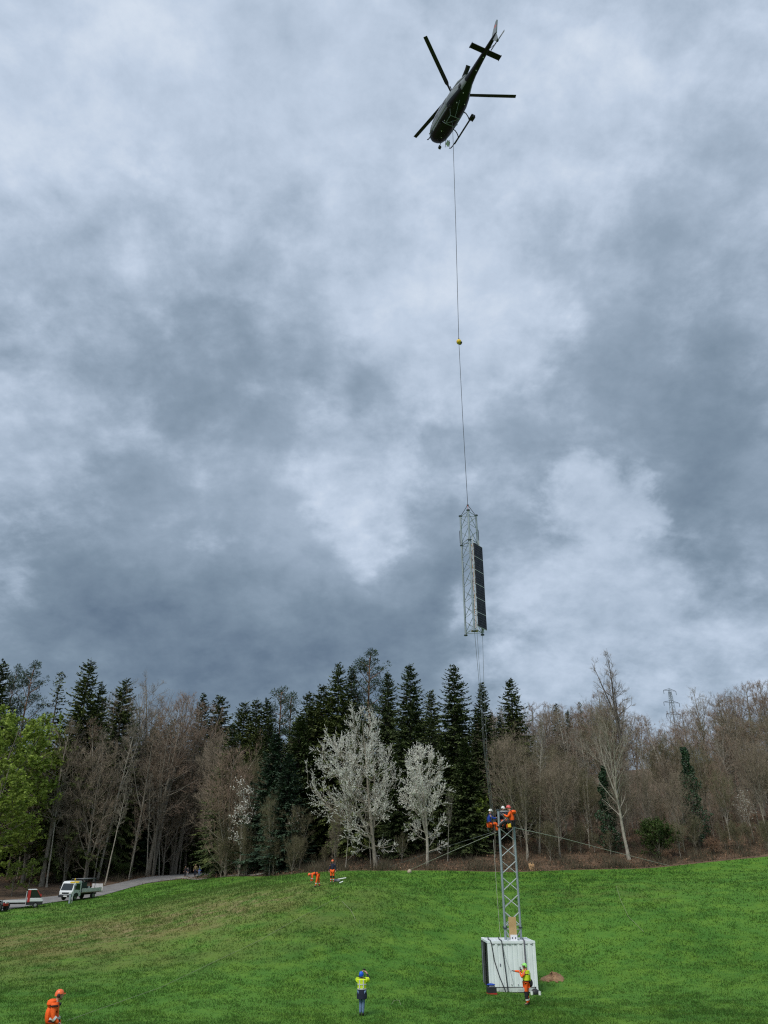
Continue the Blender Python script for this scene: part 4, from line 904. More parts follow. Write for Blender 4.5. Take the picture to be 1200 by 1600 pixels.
strap([(.95, hy, zt), (.84, -.2, zt + .01), (.74, -hy - .02, zt), (.73, yf, CH - .12), (.74, yf - .02, .9), (.76, yf - .02, .05)], .075, 'strap_grey', 'wide grey strap down the right part of the container front')
cable('thin_cable', [(CX - .48, CY + yf - .01, CZ + CH - .2), (CX - .30, CY + yf - .02, CZ + 1.5), (CX - .12, CY + yf - .03, CZ + 1.0), (CX + .03, CY + yf - .06, CZ + .3)], .007, 'strap_grey', 'thin grey cord hanging on the container front')
# small gear at the container's foot
def lump(name, loc, r, m, label, cat, seed, squash=.6, n=14, k=9, amp=.22):
    rn = random.Random(seed); mb = MB(); mb.ball((0, 0, 0), r, n, k, -.5, 1.0); ph = [rn.uniform(0, 6.28) for _ in range(6)]
    vs = []
    for v in mb.v:
        v = Vector(v); a = math.atan2(v.y, v.x); f = 1 + amp * (math.sin(2 * a + ph[0]) * .5 + math.sin(3 * a + ph[1] + v.z * 4) * .4 + math.sin(5 * a + ph[2] + v.z * 7) * .35 + rn.uniform(-.25, .25)); vs.append((v.x * f, v.y * f, v.z * squash * (1 + amp * math.sin(4 * a + ph[3]) * .6)))
    mb.v = vs; return tag(mb.build(name, M[m], None, True, loc), label, cat)
gp = ground_px(768, 1553)
bx = empty('tool_crate', (gp.x, gp.y - .1, gp.z), .2, 'dark red crate on the grass at the left container corner', 'crate')
MB().box((0, 0, .17), (.46, .34, .32)).build('box', M['black_pl'], bx, bevel=.02); MB().box((0, -.005, .03), (.48, .36, .07)).build('base_rim', M['red_paint'], bx)
MB().tube([(-.16, 0, .33), (-.14, 0, .42), (.14, 0, .42), (.16, 0, .33)], .015, 6).build('handle', M['black_pl'], bx)
lump('blue_bag', (gp.x - .02, gp.y - .1, gp.z + .42), (.2, .13, .1), 'blue_cloth', 'small blue bag lying on the dark red crate', 'bag', 3)
gq = ground_px(838, 1553)
lump('black_bag', (gq.x - .12, gq.y - .3, gq.z + .08), (.2, .16, .22), 'black_pl', 'black bag on the grass at the right container corner', 'bag', 4, .8)
for i, (dx, lb) in enumerate(((-.32, 'white can on the grass left of the black bag'), (.1, 'white can on the grass right of the black bag'))):
    cn = empty('white_can', (gq.x + dx, gq.y - .5, gq.z), 0, lb, 'can'); MB().tube([(0, 0, 0), (0, 0, .16)], .07, 12).build('body', M['white_h'], cn, True); MB().tube([(0, 0, .16), (0, 0, .19)], .04, 10).build('lid', M['white_dirty'], cn, True)
gm = ground_px(866, 1535)
def mound():
    rn = random.Random(8); n, k = 40, 16; mb = MB(); rings = []
    for j in range(k + 1):
        t = j / k; ring = []
        for i in range(n):
            a = 6.283 * i / n; r = (1.02 + .16 * math.sin(2 * a + 1) + .07 * math.sin(5 * a)) * (1 - t); h = .60 * (1 - (1 - t) ** 2) ** .8 * (1 + .25 * math.cos(a - .6))
            ring.append((r * 1.0 * math.cos(a) + rn.gauss(0, .022), r * .8 * math.sin(a) + rn.gauss(0, .022), -.1 + h + rn.gauss(0, .022)))
        rings.append(ring)
    mb.loft(rings)
    root = empty('soil_heap', (gm.x, gm.y + .6, gm.z), 0, 'small heap of brown soil on the grass right of the container', 'soil heap'); root.scale = (.72, .72, .68); mb.build('heap', M['soil'], root, True)
    for q in range(60):
        a = rn.uniform(0, 6.28); r = rn.uniform(.75, 1.35); MB().ball((r * math.cos(a), r * .8 * math.sin(a), .02), (.05 + rn.random() * .05,) * 3, 6, 4).build('clod', M['soil'], root)
mound()

# ------------------------------------------------------------------ hanging mast with solar panels
LD = 46.0; lt = P(731.5, 803, LD); zb = P(739, 991, LD).z; LZ = lt.z - zb
lm = empty('hanging_mast', (lt.x, LD, zb), 0, 'steel lattice mast section with solar panels hanging from the helicopter', 'mast')
legsL = ring_xy(1.03, -96); zs = P(731, 849, LD).z - zb
lattice(lm, legsL, .03, zs, 6, rl=.062, rb=.017, splits=(.03, zs), brace_m='steel'); lattice(lm, legsL, zs, LZ, 2, rl=.062, rb=.017, splits=(LZ,), brace_m='steel')
for p in legsL: MB().tube([p + Vector((0, 0, LZ - .05)), Vector((p.x * .05, p.y * .05, LZ + .62))], .018, 6).build('sling', M['cable_red'] if p is legsL[0] else M['rope_dark'], lm)
MB().ball((0, 0, LZ + .64), .07, 10, 6).build('shackle', M['steel_dark'], lm, True)
A, Bq = legsL[0], legsL[1]; e = (Bq - A).normalized(); nrm = (A + Bq).normalized(); pw = 1.06; zt_, zb_ = P(743, 853, LD).z - zb, P(748, 983, LD).z - zb; ph = (zt_ - zb_) / 6
yaw = math.atan2(e.y, e.x)
for i in range(6):
    c = A + e * (.17 + pw / 2) + nrm * .20; zc = zb_ + (i + .5) * ph
    pn = MB().box((0, 0, 0), (pw - .03, .03, ph - .04)).build('solar_panel', M['pv'], lm, False, (c.x, c.y, zc), (0, 0, yaw))
    for s_ in (-1, 1):
        MB().box((0, 0, s_ * (ph / 2 - .008)), (pw, .045, .024)).build('frame', M['steel_pale'], pn); MB().box((s_ * (pw / 2 - .006), 0, 0), (.014, .04, ph - .05)).build('frame', M['black_pl'], pn)
    for z in (-.3, .3):
        MB().tube([A + e * .1 + Vector((0, 0, zc + z * ph)), A + e * .35 + nrm * .17 + Vector((0, 0, zc + z * ph))], .02, 6).build('bracket', M['steel'], lm)
for q in (A + e * .12, Bq - e * .1): MB().tube([q + nrm * .15 + Vector((0, 0, zb_ - .2)), q + nrm * .15 + Vector((0, 0, zt_ + .4))], .03, 6).build('rail', M['steel_pale'], lm)
MB().tube([A + nrm * .13 + e * .28 + Vector((.02 * math.sin(z * 3), 0, zb_ + (zt_ - zb_) * z / 12)) for z in range(6, 13)], .03, 6).build('orange_cable', M['cable_red'], lm)
MB().tube([A + Vector((.1, -.05, .2 + .5 * z)) + Vector((.03 * math.sin(z * 2), 0, 0)) for z in range(0, 12)], .016, 6).build('cable', M['wood_cut'], lm)
for p in (legsL[1], legsL[2]):
    o = p.normalized() * .11; MB().tube([p + Vector((0, 0, zs + 1.2)), p + o + Vector((0, 0, zs + 1.0)), p + o + Vector((0, 0, zs + .2)), p + Vector((0, 0, zs + .05))], .02, 6).build('loop', M['rope_dark'], lm, True)
MB().box((.03, -.1, .18), (.4, .3, .06)).build('base_fitting', M['wood_cut'], lm)
APEX = Vector((lt.x, LD, zb + LZ + .66))

# ------------------------------------------------------------------ helicopter
HUB = Vector((5.62, 43.5, 57.9)); HEAD = math.radians(114)
he = empty('helicopter', (HUB.x, HUB.y, HUB.z - 2.55), HEAD, 'dark single-rotor helicopter with landing skids hovering with a long line', 'helicopter')
def sup(x, hw, z0, z1, n=20, ex=2.6):
    zc, hh = (z0 + z1) / 2, (z1 - z0) / 2; out = []
    for i in range(n):
        a = 6.2832 * i / n; c, s = math.cos(a), math.sin(a)
        out.append((x, hw * math.copysign(abs(c) ** (2 / ex), c), zc + hh * math.copysign(abs(s) ** (2 / ex), s)))
    return out
FUS = [(3.28, .10, .62, .80), (3.18, .36, .40, .98), (2.95, .60, .20, 1.16), (2.5, .80, .07, 1.42), (1.9, .88, .01, 1.62), (1.1, .91, 0, 1.74), (.1, .90, 0, 1.76), (-.8, .85, .04, 1.74), (-1.5, .70, .16, 1.68), (-2.1, .51, .40, 1.60), (-2.7, .36, .66, 1.52)]
def interp(x):
    for a, b in zip(FUS[:-1], FUS[1:]):
        if b[0] <= x <= a[0]:
            t = (x - b[0]) / (a[0] - b[0]); return [b[i] + (a[i] - b[i]) * t for i in range(4)]
fo = MB().loft([sup(*f) for f in FUS]); fob = fo.build('fuselage', M['heli_dark'], he, True)
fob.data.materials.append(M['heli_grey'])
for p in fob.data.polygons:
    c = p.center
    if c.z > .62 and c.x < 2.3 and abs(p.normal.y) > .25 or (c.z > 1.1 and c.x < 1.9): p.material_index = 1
tbm = [(-2.65, .39, .64, 1.50), (-3.4, .30, .80, 1.42), (-4.6, .24, .93, 1.38), (-5.8, .19, 1.03, 1.36), (-6.9, .145, 1.10, 1.36), (-7.5, .10, 1.16, 1.34)]
MB().loft([sup(*f, ex=2.1) for f in tbm]).build('tail_boom', M['heli_dark'], he, True)
MB().loft([sup(*f, ex=2.2) for f in [(1.15, .22, 1.70, 1.84), (.7, .44, 1.66, 2.18), (-.4, .50, 1.66, 2.28), (-1.6, .44, 1.60, 2.20), (-2.5, .28, 1.48, 1.90)]]).build('engine_cowling', M['heli_grey'], he, True)
MB().tube([(-2.1, .12, 2.0), (-2.65, .14, 2.16), (-2.95, .16, 2.34)], [.17, .18, .19], 12).build('exhaust', M['black_pl'], he, True)
def slab(pts, th, axis=1):
    mb = MB(); a = []; b = []
    for p in pts:
        p = Vector(p); n = Vector((0, th / 2, 0)) if axis == 1 else Vector((0, 0, th / 2)); a.append(p + n); b.append(p - n)
    return mb.loft([a, b])
slab([(-5.45, -1.27, 1.20), (-5.95, -1.27, 1.20), (-5.95, 1.27, 1.20), (-5.45, 1.27, 1.20)], .06, 2).build('stabiliser', M['heli_dark'], he)
for s in (-1, 1): slab([(-5.42, 0, 1.14), (-5.98, 0, 1.14), (-5.98, 0, 1.26), (-5.42, 0, 1.26)], .03).build('end_plate', M['heli_dark'], he, False, (0, s * 1.285, 0))
fin = slab([(-6.75, 0, 1.32), (-7.40, 0, 2.25), (-7.65, 0, 2.44), (-7.85, 0, 2.44), (-7.62, 0, 1.30)], .09).build('upper_fin', M['heli_grey'], he); MB().box((-7.55, .0, 2.0), (.3, .094, .16)).build('red_stripe', M['pink_h'], fin)
slab([(-6.95, 0, 1.14), (-7.6, 0, 1.16), (-7.75, 0, .46), (-7.5, 0, .40)], .07).build('lower_fin', M['heli_grey'], he)
MB().tube([(-6.0, 0, 1.03), (-6.6, -.05, .78), (-7.3, -.05, .42), (-7.7, -.02, .40)], .02, 6).build('tail_guard', M['blade'], he, True)
MB().tube([(-6.95, -.08, 1.36), (-6.95, -.42, 1.36)], .06, 10).build('tail_gearbox', M['blade'], he)
tr = empty('tail_rotor', (-6.95, -.44, 1.36)); tr.parent = he
MB().tube([(0, -.05, 0), (0, .06, 0)], .10, 10).build('rotor_hub', M['black_pl'], tr)
for s in (-1, 1): MB().box((s * .54, 0, s * .06), (.80, .015, .17), (0, -.09, 0)).build('tail_rotor_blade', M['blade_tip'] if s < 0 else M['blade'], tr)
# main rotor
mr = empty('main_rotor', (0, 0, 2.55)); mr.parent = he
MB().tube([(0, 0, -.55), (0, 0, .06)], .09, 12).build('mast', M['steel_dark'], mr, True)
MB().tube([(0, 0, -.06), (0, 0, .08)], .27, 16).build('rotor_hub', M['steel_dark'], mr, True)
for az in (4.0, 123.0, 242.5):
    a = math.radians(az) - HEAD; mb = MB(); rings = []
    for i, (r, c, t, tw_) in enumerate([(.15, .07, .05, 0), (.9, .08, .05, 0), (1.12, .15, .04, .18), (1.3, .158, .032, .16), (3.0, .158, .028, .08), (5.0, .158, .026, .02), (5.36, .154, .024, 0)]):
        zz = .0 + .052 * r + .0016 * r * r; ring = []
        for (cx, cz) in ((-1, 0), (-.3, 1), (.6, .7), (1, 0), (.6, -.7), (-.3, -1)): ring.append((r, cx * c * math.cos(tw_), zz + cz * t * .5 + cx * c * math.sin(tw_)))
        rings.append(ring)
    mb.loft(rings).build('rotor_blade', M['blade'], mr, True, (0, 0, 0), (0, 0, a))
    MB().tube([(.3, .12, .05), (.75, .12, .07)], .035, 6).build('damper', M['black_pl'], mr, False, (0, 0, 0), (0, 0, a))
# skids
for s in (-1, 1):
    y = s * 1.06
    sk = MB().tube([(2.55, y * .98, -.38), (2.35, y, -.58), (2.0, y, -.68), (1.2, y, -.70), (-1.35, y, -.70)], .045, 8).build('skid', M['black_pl'], he, True)
    MB().tube([(1.9, y * 1.13, -.52), (-1.1, y * 1.13, -.52)], .04, 8).build('step_bar', M['black_pl'] if s < 0 else M['heli_grey'], sk, True)
    for x in (1.05, -.75): MB().tube([(x, s * .55, .03), (x, s * .80, -.08), (x, s * .98, -.35), (x, y, -.66)], .04, 8).build('cross_tube', M['black_pl'], he, True)
bun = MB()
for i in range(3):
    for j in range(3): bun.tube([(-1.15, -1.12 - .12 * i, -.42 - .11 * j), (-.72, -1.12 - .12 * i, -.42 - .11 * j)], .052, 8)
bun.build('gear_bundle', M['black_pl'], he)
# doors, windows
def side_patch(x0, x1, z0, z1, s, out=.012, k=7):
    mb = MB(); n = 5; rows = []
    for i in range(k + 1):
        x = x0 + (x1 - x0) * i / k; _, hw, a, b = interp(x); zc, hh = (a + b) / 2, (b - a) / 2; row = []
        for j in range(n + 1):
            z = z0 + (z1 - z0) * j / n; q = max(0.0, 1 - min(1, abs((z - zc) / hh)) ** 2.6) ** (1 / 2.6); row.append((x, s * (hw * q + out), z))
        rows.append(row)
    mb.loft(rows, False, False); return mb
for s in (-1, 1):
    for (x0, x1, nm) in ((.95, 2.1, 'front_door'), (-.35, .90, 'rear_door')):
        d = side_patch(x0, x1, .25, 1.5, s, .012).build(nm, M['heli_grey'] if s > 0 else M['heli_dark'], he, True)  # left doors paler than right: sky reflection on that side put into the colour
        side_patch(x0 + .1, x1 - .12, .85, 1.42, s, .024).build('window', M['glass'], d, True); MB().box((x0 + .12, s * 1.0, .72), (.14, .03, .03)).build('handle', M['black_pl'], d)
    side_patch(2.15, 3.05, .62, 1.12, s, .012).build('windscreen', M['glass'], he, True)
    side_patch(2.5, 3.1, .33, .58, s, .012).build('chin_window', M['glass'], he, True)
# cargo swing under the belly
cs = empty('cargo_swing', (0.1, 0, 0)); cs.parent = he
sq = [(.42, .42, -.42), (.42, -.42, -.42), (-.42, -.42, -.42), (-.42, .42, -.42)]
for i in range(4):
    MB().tube([sq[i], sq[(i + 1) % 4]], .022, 6).build('swing_bar', M['steel'], cs); p = sq[i]; MB().tube([p, (p[0] * 1.55, p[1] * 1.35, .01)], .012, 6).build('swing_cable', M['steel'], cs)
MB().tube([sq[0], sq[2]], .016, 6).build('swing_bar', M['steel'], cs); MB().box((0, 0, -.50), (.16, .1, .18)).build('cargo_hook', M['steel_dark'], cs)
MB().tube([(-.42, 0, -.42), (-1.6, .2, .13)], .014, 6).build('stay_cable', M['steel'], cs)
mi = MB().box((0, 0, 0), (.07, .34, .46)).build('mirror', M['paper'], he, False, (2.45, -.86, -.02), (.2, -.35, .3), bevel=.03)
MB().tube([(2.3, -.6, .16), (2.75, -.75, -.2), (2.5, -1.05, -.2), (2.2, -.85, .1)], .025, 6).build('mirror_arm', M['black_pl'], he, True)
nc = MB().box((0, 0, 0), (.24, .2, .26)).build('nose_camera', M['black_pl'], he, False, (3.1, -.42, -.02), (0, .3, 0), bevel=.02); MB().tube([(2.9, -.4, .25), (3.1, -.42, .1)], .03, 6).build('camera_arm', M['black_pl'], he)
for (x, y) in ((-1.2, .3), (-1.3, -.35), (-2.0, .15), (.6, .45), (1.6, .2), (2.2, -.1), (-4.0, 0), (-5.3, 0)):
    zb0 = (interp(x)[2] if x > -2.7 else (.86 if x > -4.5 else .99)); MB().ball((x, y, zb0 - .01), .045, 8, 5).build('belly_lamp' if x < 0 else 'antenna', M['white_h'], he, True)
MB().box((-2.0, .55, .9), (.5, .02, .3)).build('intake', M['black_pl'], he)
for o in he.children:
    if o.name.split('.')[0] in ('tail_boom', 'stabiliser', 'end_plate', 'upper_fin', 'lower_fin', 'tail_guard', 'tail_gearbox', 'belly_lamp'):
        for o2 in [o] + list(o.children):
            for vv in o2.data.vertices:
                if vv.co.x < -2.65: vv.co.x = -2.65 + (vv.co.x + 2.65) * .84
tr.location.x = -2.65 + (tr.location.x + 2.65) * .84
he.rotation_euler = (0, math.radians(-1.5), HEAD)
HOOK = he.matrix_basis @ Vector((.1, 0, -.6))
WEIGHT = P(717, 534, 45.2)
cable('sling_line', [HOOK, HOOK.lerp(WEIGHT, .5) + Vector((.02, 0, 0)), WEIGHT + Vector((0, 0, .3))], .020, 'rope_dark', 'long dark line from the helicopter belly down to the yellow hook weight')
cable('sling_line', [WEIGHT - Vector((0, 0, .22)), WEIGHT.lerp(APEX, .5) + Vector((-.02, 0, 0)), APEX], .018, 'rope_dark', 'line from the yellow hook weight down to the hanging mast')
hk = empty('hook_weight', WEIGHT, .3, 'round yellow hook weight on the long line above the hanging mast', 'hook weight')
MB().ball((0, 0, 0), (.18, .18, .20), 18, 12).build('ball', M['amber'], hk, True); MB().tube([(0, 0, .16), (0, 0, .34)], [.06, .035], 10).build('swivel', M['steel_dark'], hk, True)
MB().box((.06, 0, -.08), (.3, .26, .14)).build('hook_housing', M['black_pl'], hk, bevel=.03)
MB().tube([(.18 * math.cos(t * .35) + .02, 0, -.12 - .13 * math.sin(t * .35)) for t in range(10)], .014, 6).build('hook_loop', M['rope'], hk, True)

# guy wires and ropes
TL, TR_ = Vector((TX + legsT[1].x, CY + legsT[1].y, 0)), Vector((TX + legsT[0].x, CY + legsT[0].y, 0)); zg = P(775, 1298, CY).z
an = ground_px(640, 1364)
cable('guy_wire', [(TL.x, TL.y, zg), P(702, 1332, 68), an + Vector((0, 0, .25))], .017, 'rope_pale', 'left guy wire running to the pale anchor stone at the meadow crest', 'guy wire')
cable('guy_wire', [(TL.x, TL.y + .1, zg + .05), P(700, 1322, 70), P(588, 1362, 92)], .011, 'rope', 'thin upper left guy wire running into the wood', 'guy wire')
cable('guy_wire', [(TR_.x, TR_.y, P(808, 1293, CY).z), P(880, 1310, 62), P(960, 1331, 76), ground_px(1046, 1356) + Vector((0, 0, .2))], .017, 'rope_pale', 'right guy wire running to the meadow edge', 'guy wire')
lb = [Vector((lm.location.x, LD, zb)) + p for p in legsL]
cable('tag_line', [lb[0] + Vector((.02, 0, 0)), P(748, 1060, 46.7), P(756, 1170, 47.4), P(769, 1286, CY - .5)], .011, 'rope', 'thin tag line from the hanging mast foot, left one', 'rope')
cable('tag_line', [lb[0] + Vector((.18, .1, 0)), P(751, 1070, 46.7), P(758, 1175, 47.4), P(771, 1288, CY - .4)], .010, 'rope', 'thin tag line from the hanging mast foot, middle one', 'rope')
cable('tag_line', [lb[1], P(756, 1065, 46.7), P(761, 1180, 47.4), P(773, 1290, CY - .3)], .011, 'rope', 'thin tag line from the hanging mast foot, right one', 'rope')
cable('tag_line', [P(771, 1312, CY - .6), P(776, 1390, CY - .7), P(781, 1455, CY - .8), P(783, 1468, CY - .9)], .010, 'rope_pale', 'pale rope hanging down left of the lower tower', 'rope')
def ground_rope(pix, r, m, label):
    pts = []
    for a, b in zip(pix[:-1], pix[1:]):
        for k in range(6): pts.append(ground_px(a[0] + (b[0] - a[0]) * k / 6, a[1] + (b[1] - a[1]) * k / 6))
    pts.append(ground_px(*pix[-1])); cable('rope', [p + Vector((0, 0, .07)) for p in pts], r, m, label, 'rope')
ground_rope([(963, 1386), (970, 1408), (982, 1434), (1006, 1458)], .011, 'rope_green', 'pale rope lying in a curve on the right meadow slope')
ground_rope([(105, 1598), (250, 1546), (400, 1474), (530, 1402)], .009, 'rope_green', 'long pale rope lying diagonally across the left meadow')
ground_rope([(534, 1410), (548, 1424), (556, 1440)], .011, 'rope_green', 'short pale rope below the crest worker')
ground_rope([(612, 1572), (616, 1566), (624, 1566), (626, 1573)], .008, 'rope_green', 'small coil of pale rope on the grass right of the photographer')
def block(name, p, r, m, label, cat, seed): return lump(name, p, r, m, label, cat, seed, .9, 12, 7, .16)
block('anchor_stone', an + Vector((0, 0, .12)), (.22, .2, .24), 'rock', 'pale anchor stone at the meadow crest where the left guy wire ends', 'stone', 5)
sp_ = ground_px(835, 1364); st = empty('tree_stump', (sp_.x, sp_.y + 1.4, hz(sp_.x, sp_.y + 1.4)), 0, 'freshly split pale tree stump at the wood edge right of the tower', 'stump')
MB().tube([(0, 0, -.2), (0, 0, .1), (.05, 0, .32), (.12, .05, .42)], [.36, .30, .24, .15], 9).build('stump', M['wood_cut'], st)
for k in range(9):
    a = k * .7; MB().tube([(.2 * math.cos(a), .2 * math.sin(a), .3), (.28 * math.cos(a), .28 * math.sin(a), .55 + .15 * math.sin(k * 2.3))], [.10, .02], 5).build('splinter', M['wood_cut'], st)
# tools by the crest workers
tp_ = ground_px(526, 1378)
lump('tool_bag', (tp_.x, tp_.y, tp_.z + .08), (.36, .2, .24), 'grey_cloth', 'blue-grey tool bag on the grass beside the standing crest worker', 'bag', 6)
for i, (px, py, l, lb_) in enumerate(((534, 1376, .75, 'white stake lying on the grass right of the tool bag'), (533, 1382, .3, 'small white stake lying on the grass below the tool bag'))):
    q = ground_px(px, py); tag(MB().tube([(-l / 2, 0, .10), (l / 2, .1, .22)], .045, 8).build('stake', M['white_h'], None, True, q), lb_, 'stake')

# far electricity pylon above the right wood
def pylon():
    d = 330.0; top = P(1046, 1077, d); x = top.x; g = 12.0; H = top.z - g
    r = empty('electricity_pylon', (x, d, g), .35, 'distant steel electricity pylon above the right wood', 'pylon')
    hw = lambda z: 4.2 * (1 - z / H) ** 1.2 + .35
    for sx in (-1, 1):
        for sy in (-1, 1): MB().tube([(sx * hw(z), sy * hw(z), z) for z in np.linspace(0, H, 9)], .10, 5).build('leg', M['steel'], r)
    zs_ = [H * (1 - .5 ** (i / 3.2)) for i in range(0, 19)]
    for za, zb2 in zip(zs_[:-1], zs_[1:]):
        for (a, b) in (((-1, -1), (1, -1)), ((1, -1), (1, 1)), ((1, 1), (-1, 1)), ((-1, 1), (-1, -1))):
            MB().tube([(a[0] * hw(za), a[1] * hw(za), za), (b[0] * hw(zb2), b[1] * hw(zb2), zb2)], .055, 4).build('brace', M['steel'], r)
            MB().tube([(b[0] * hw(za), b[1] * hw(za), za), (a[0] * hw(zb2), a[1] * hw(zb2), zb2)], .055, 4).build('brace', M['steel'], r)
    for z, w in ((H - .6, 3.2), (H - 5.6, 4.0), (H - 10.5, 3.6)):
        for s in (-1, 1):
            MB().tube([(0, 0, z + .9), (s * w, 0, z)], .08, 4).build('crossarm', M['steel_dark'], r); MB().tube([(0, 0, z), (s * w, 0, z)], .08, 4).build('crossarm', M['steel_dark'], r)
            MB().tube([(s * w, 0, z), (s * w, 0, z - 1.6)], .10, 5).build('insulator', M['steel_dark'], r)
pylon()

# ------------------------------------------------------------------ people
def skin_mesh(nodes, edges, root=0, sub=1):
    me = bpy.data.meshes.new('tmp'); me.from_pydata([n[0] for n in nodes], edges, []); ob = bpy.data.objects.new('tmp', me); COL.objects.link(ob)
    md = ob.modifiers.new('skin', 'SKIN'); md.branch_smoothing = .4
    for i, n in enumerate(nodes):
        d = me.skin_vertices[0].data[i]; r = n[1]; d.radius = r if isinstance(r, tuple) else (r, r); d.use_root = (i == root)
    ss = ob.modifiers.new('sub', 'SUBSURF'); ss.levels = sub; ss.render_levels = sub
    dg = bpy.context.evaluated_depsgraph_get(); em = bpy.data.meshes.new_from_object(ob.evaluated_get(dg))
    bpy.data.objects.remove(ob); bpy.data.meshes.remove(me)
    em.materials.clear(); em.polygons.foreach_set('use_smooth', np.ones(len(em.polygons), dtype=bool)); return em
STAND = dict(pelvis=(0, 0, .95), waist=(0, 0, 1.10), chest=(0, 0, 1.32), neck=(0, 0, 1.49), head=(.02, 0, 1.63))
for s, y in (('L', 1), ('R', -1)):
    STAND.update({'sh' + s: (0, .185 * y, 1.43), 'el' + s: (-.02, .25 * y, 1.15), 'wr' + s: (.06, .26 * y, .90), 'ha' + s: (.08, .26 * y, .82),
                  'hip' + s: (0, .095 * y, .90), 'kn' + s: (.03, .11 * y, .50), 'an' + s: (-.02, .11 * y, .09), 'to' + s: (.14, .125 * y, .035)})
RAD = dict(pelvis=.145, waist=.125, chest=.150, neck=.062, head=.07, sh=.078, el=.052, wr=.034, ha=.038, hip=.092, kn=.064, an=.046, to=.038)
def rad(k): return RAD.get(k, RAD.get(k[:-1]))
EDG = [('pelvis', 'waist'), ('waist', 'chest'), ('chest', 'neck'), ('neck', 'head')] + [e for s in 'LR' for e in (('chest', 'sh' + s), ('sh' + s, 'el' + s), ('el' + s, 'wr' + s), ('wr' + s, 'ha' + s), ('pelvis', 'hip' + s), ('hip' + s, 'kn' + s), ('kn' + s, 'an' + s), ('an' + s, 'to' + s))]
def sub_skin(J, keys, scale, over={}, root=0, sub=1):
    nodes = [(J[k], over.get(k, rad(k) * scale)) for k in keys]; ix = {k: i for i, k in enumerate(keys)}
    return skin_mesh(nodes, [(ix[a], ix[b]) for a, b in EDG if a in ix and b in ix], root, sub)
def hand_geo(mb, w, h, side, fist=.5):
    w, h = Vector(w), Vector(h); d = (h - w).normalized(); s = d.cross(Vector((0, 0, 1))); s = s.normalized() if s.length > .2 else Vector((0, 1, 0)); n = s.cross(d).normalized()
    mb.loft([[w + s * a * .028 + n * b * .016 for a, b in ((1, 1), (-1, 1), (-1, -1), (1, -1))], [h + d * .01 + s * a * .042 + n * b * .015 for a, b in ((1, 1), (-1, 1), (-1, -1), (1, -1))]])
    for i, L in enumerate((.070, .080, .074, .058)):
        o = h + d * .005 + s * (-.033 + .022 * i); k1 = o + d * L * .5 - n * .02 * fist; k2 = k1 + d * L * .5 * (1 - fist) - n * L * .55 * fist
        mb.tube([o, k1, k2], [.0105, .0095, .007], 6)
    o = w.lerp(h, .45) + s * .03 * side; mb.tube([o, o + s * .028 * side + d * .03, o + s * .03 * side + d * .065 - n * .01], [.012, .0105, .008], 6)
def rot_to(f, u):
    f = Vector(f).normalized(); l = Vector(u).cross(f).normalized(); u = f.cross(l); return Matrix((f, l, u)).transposed()
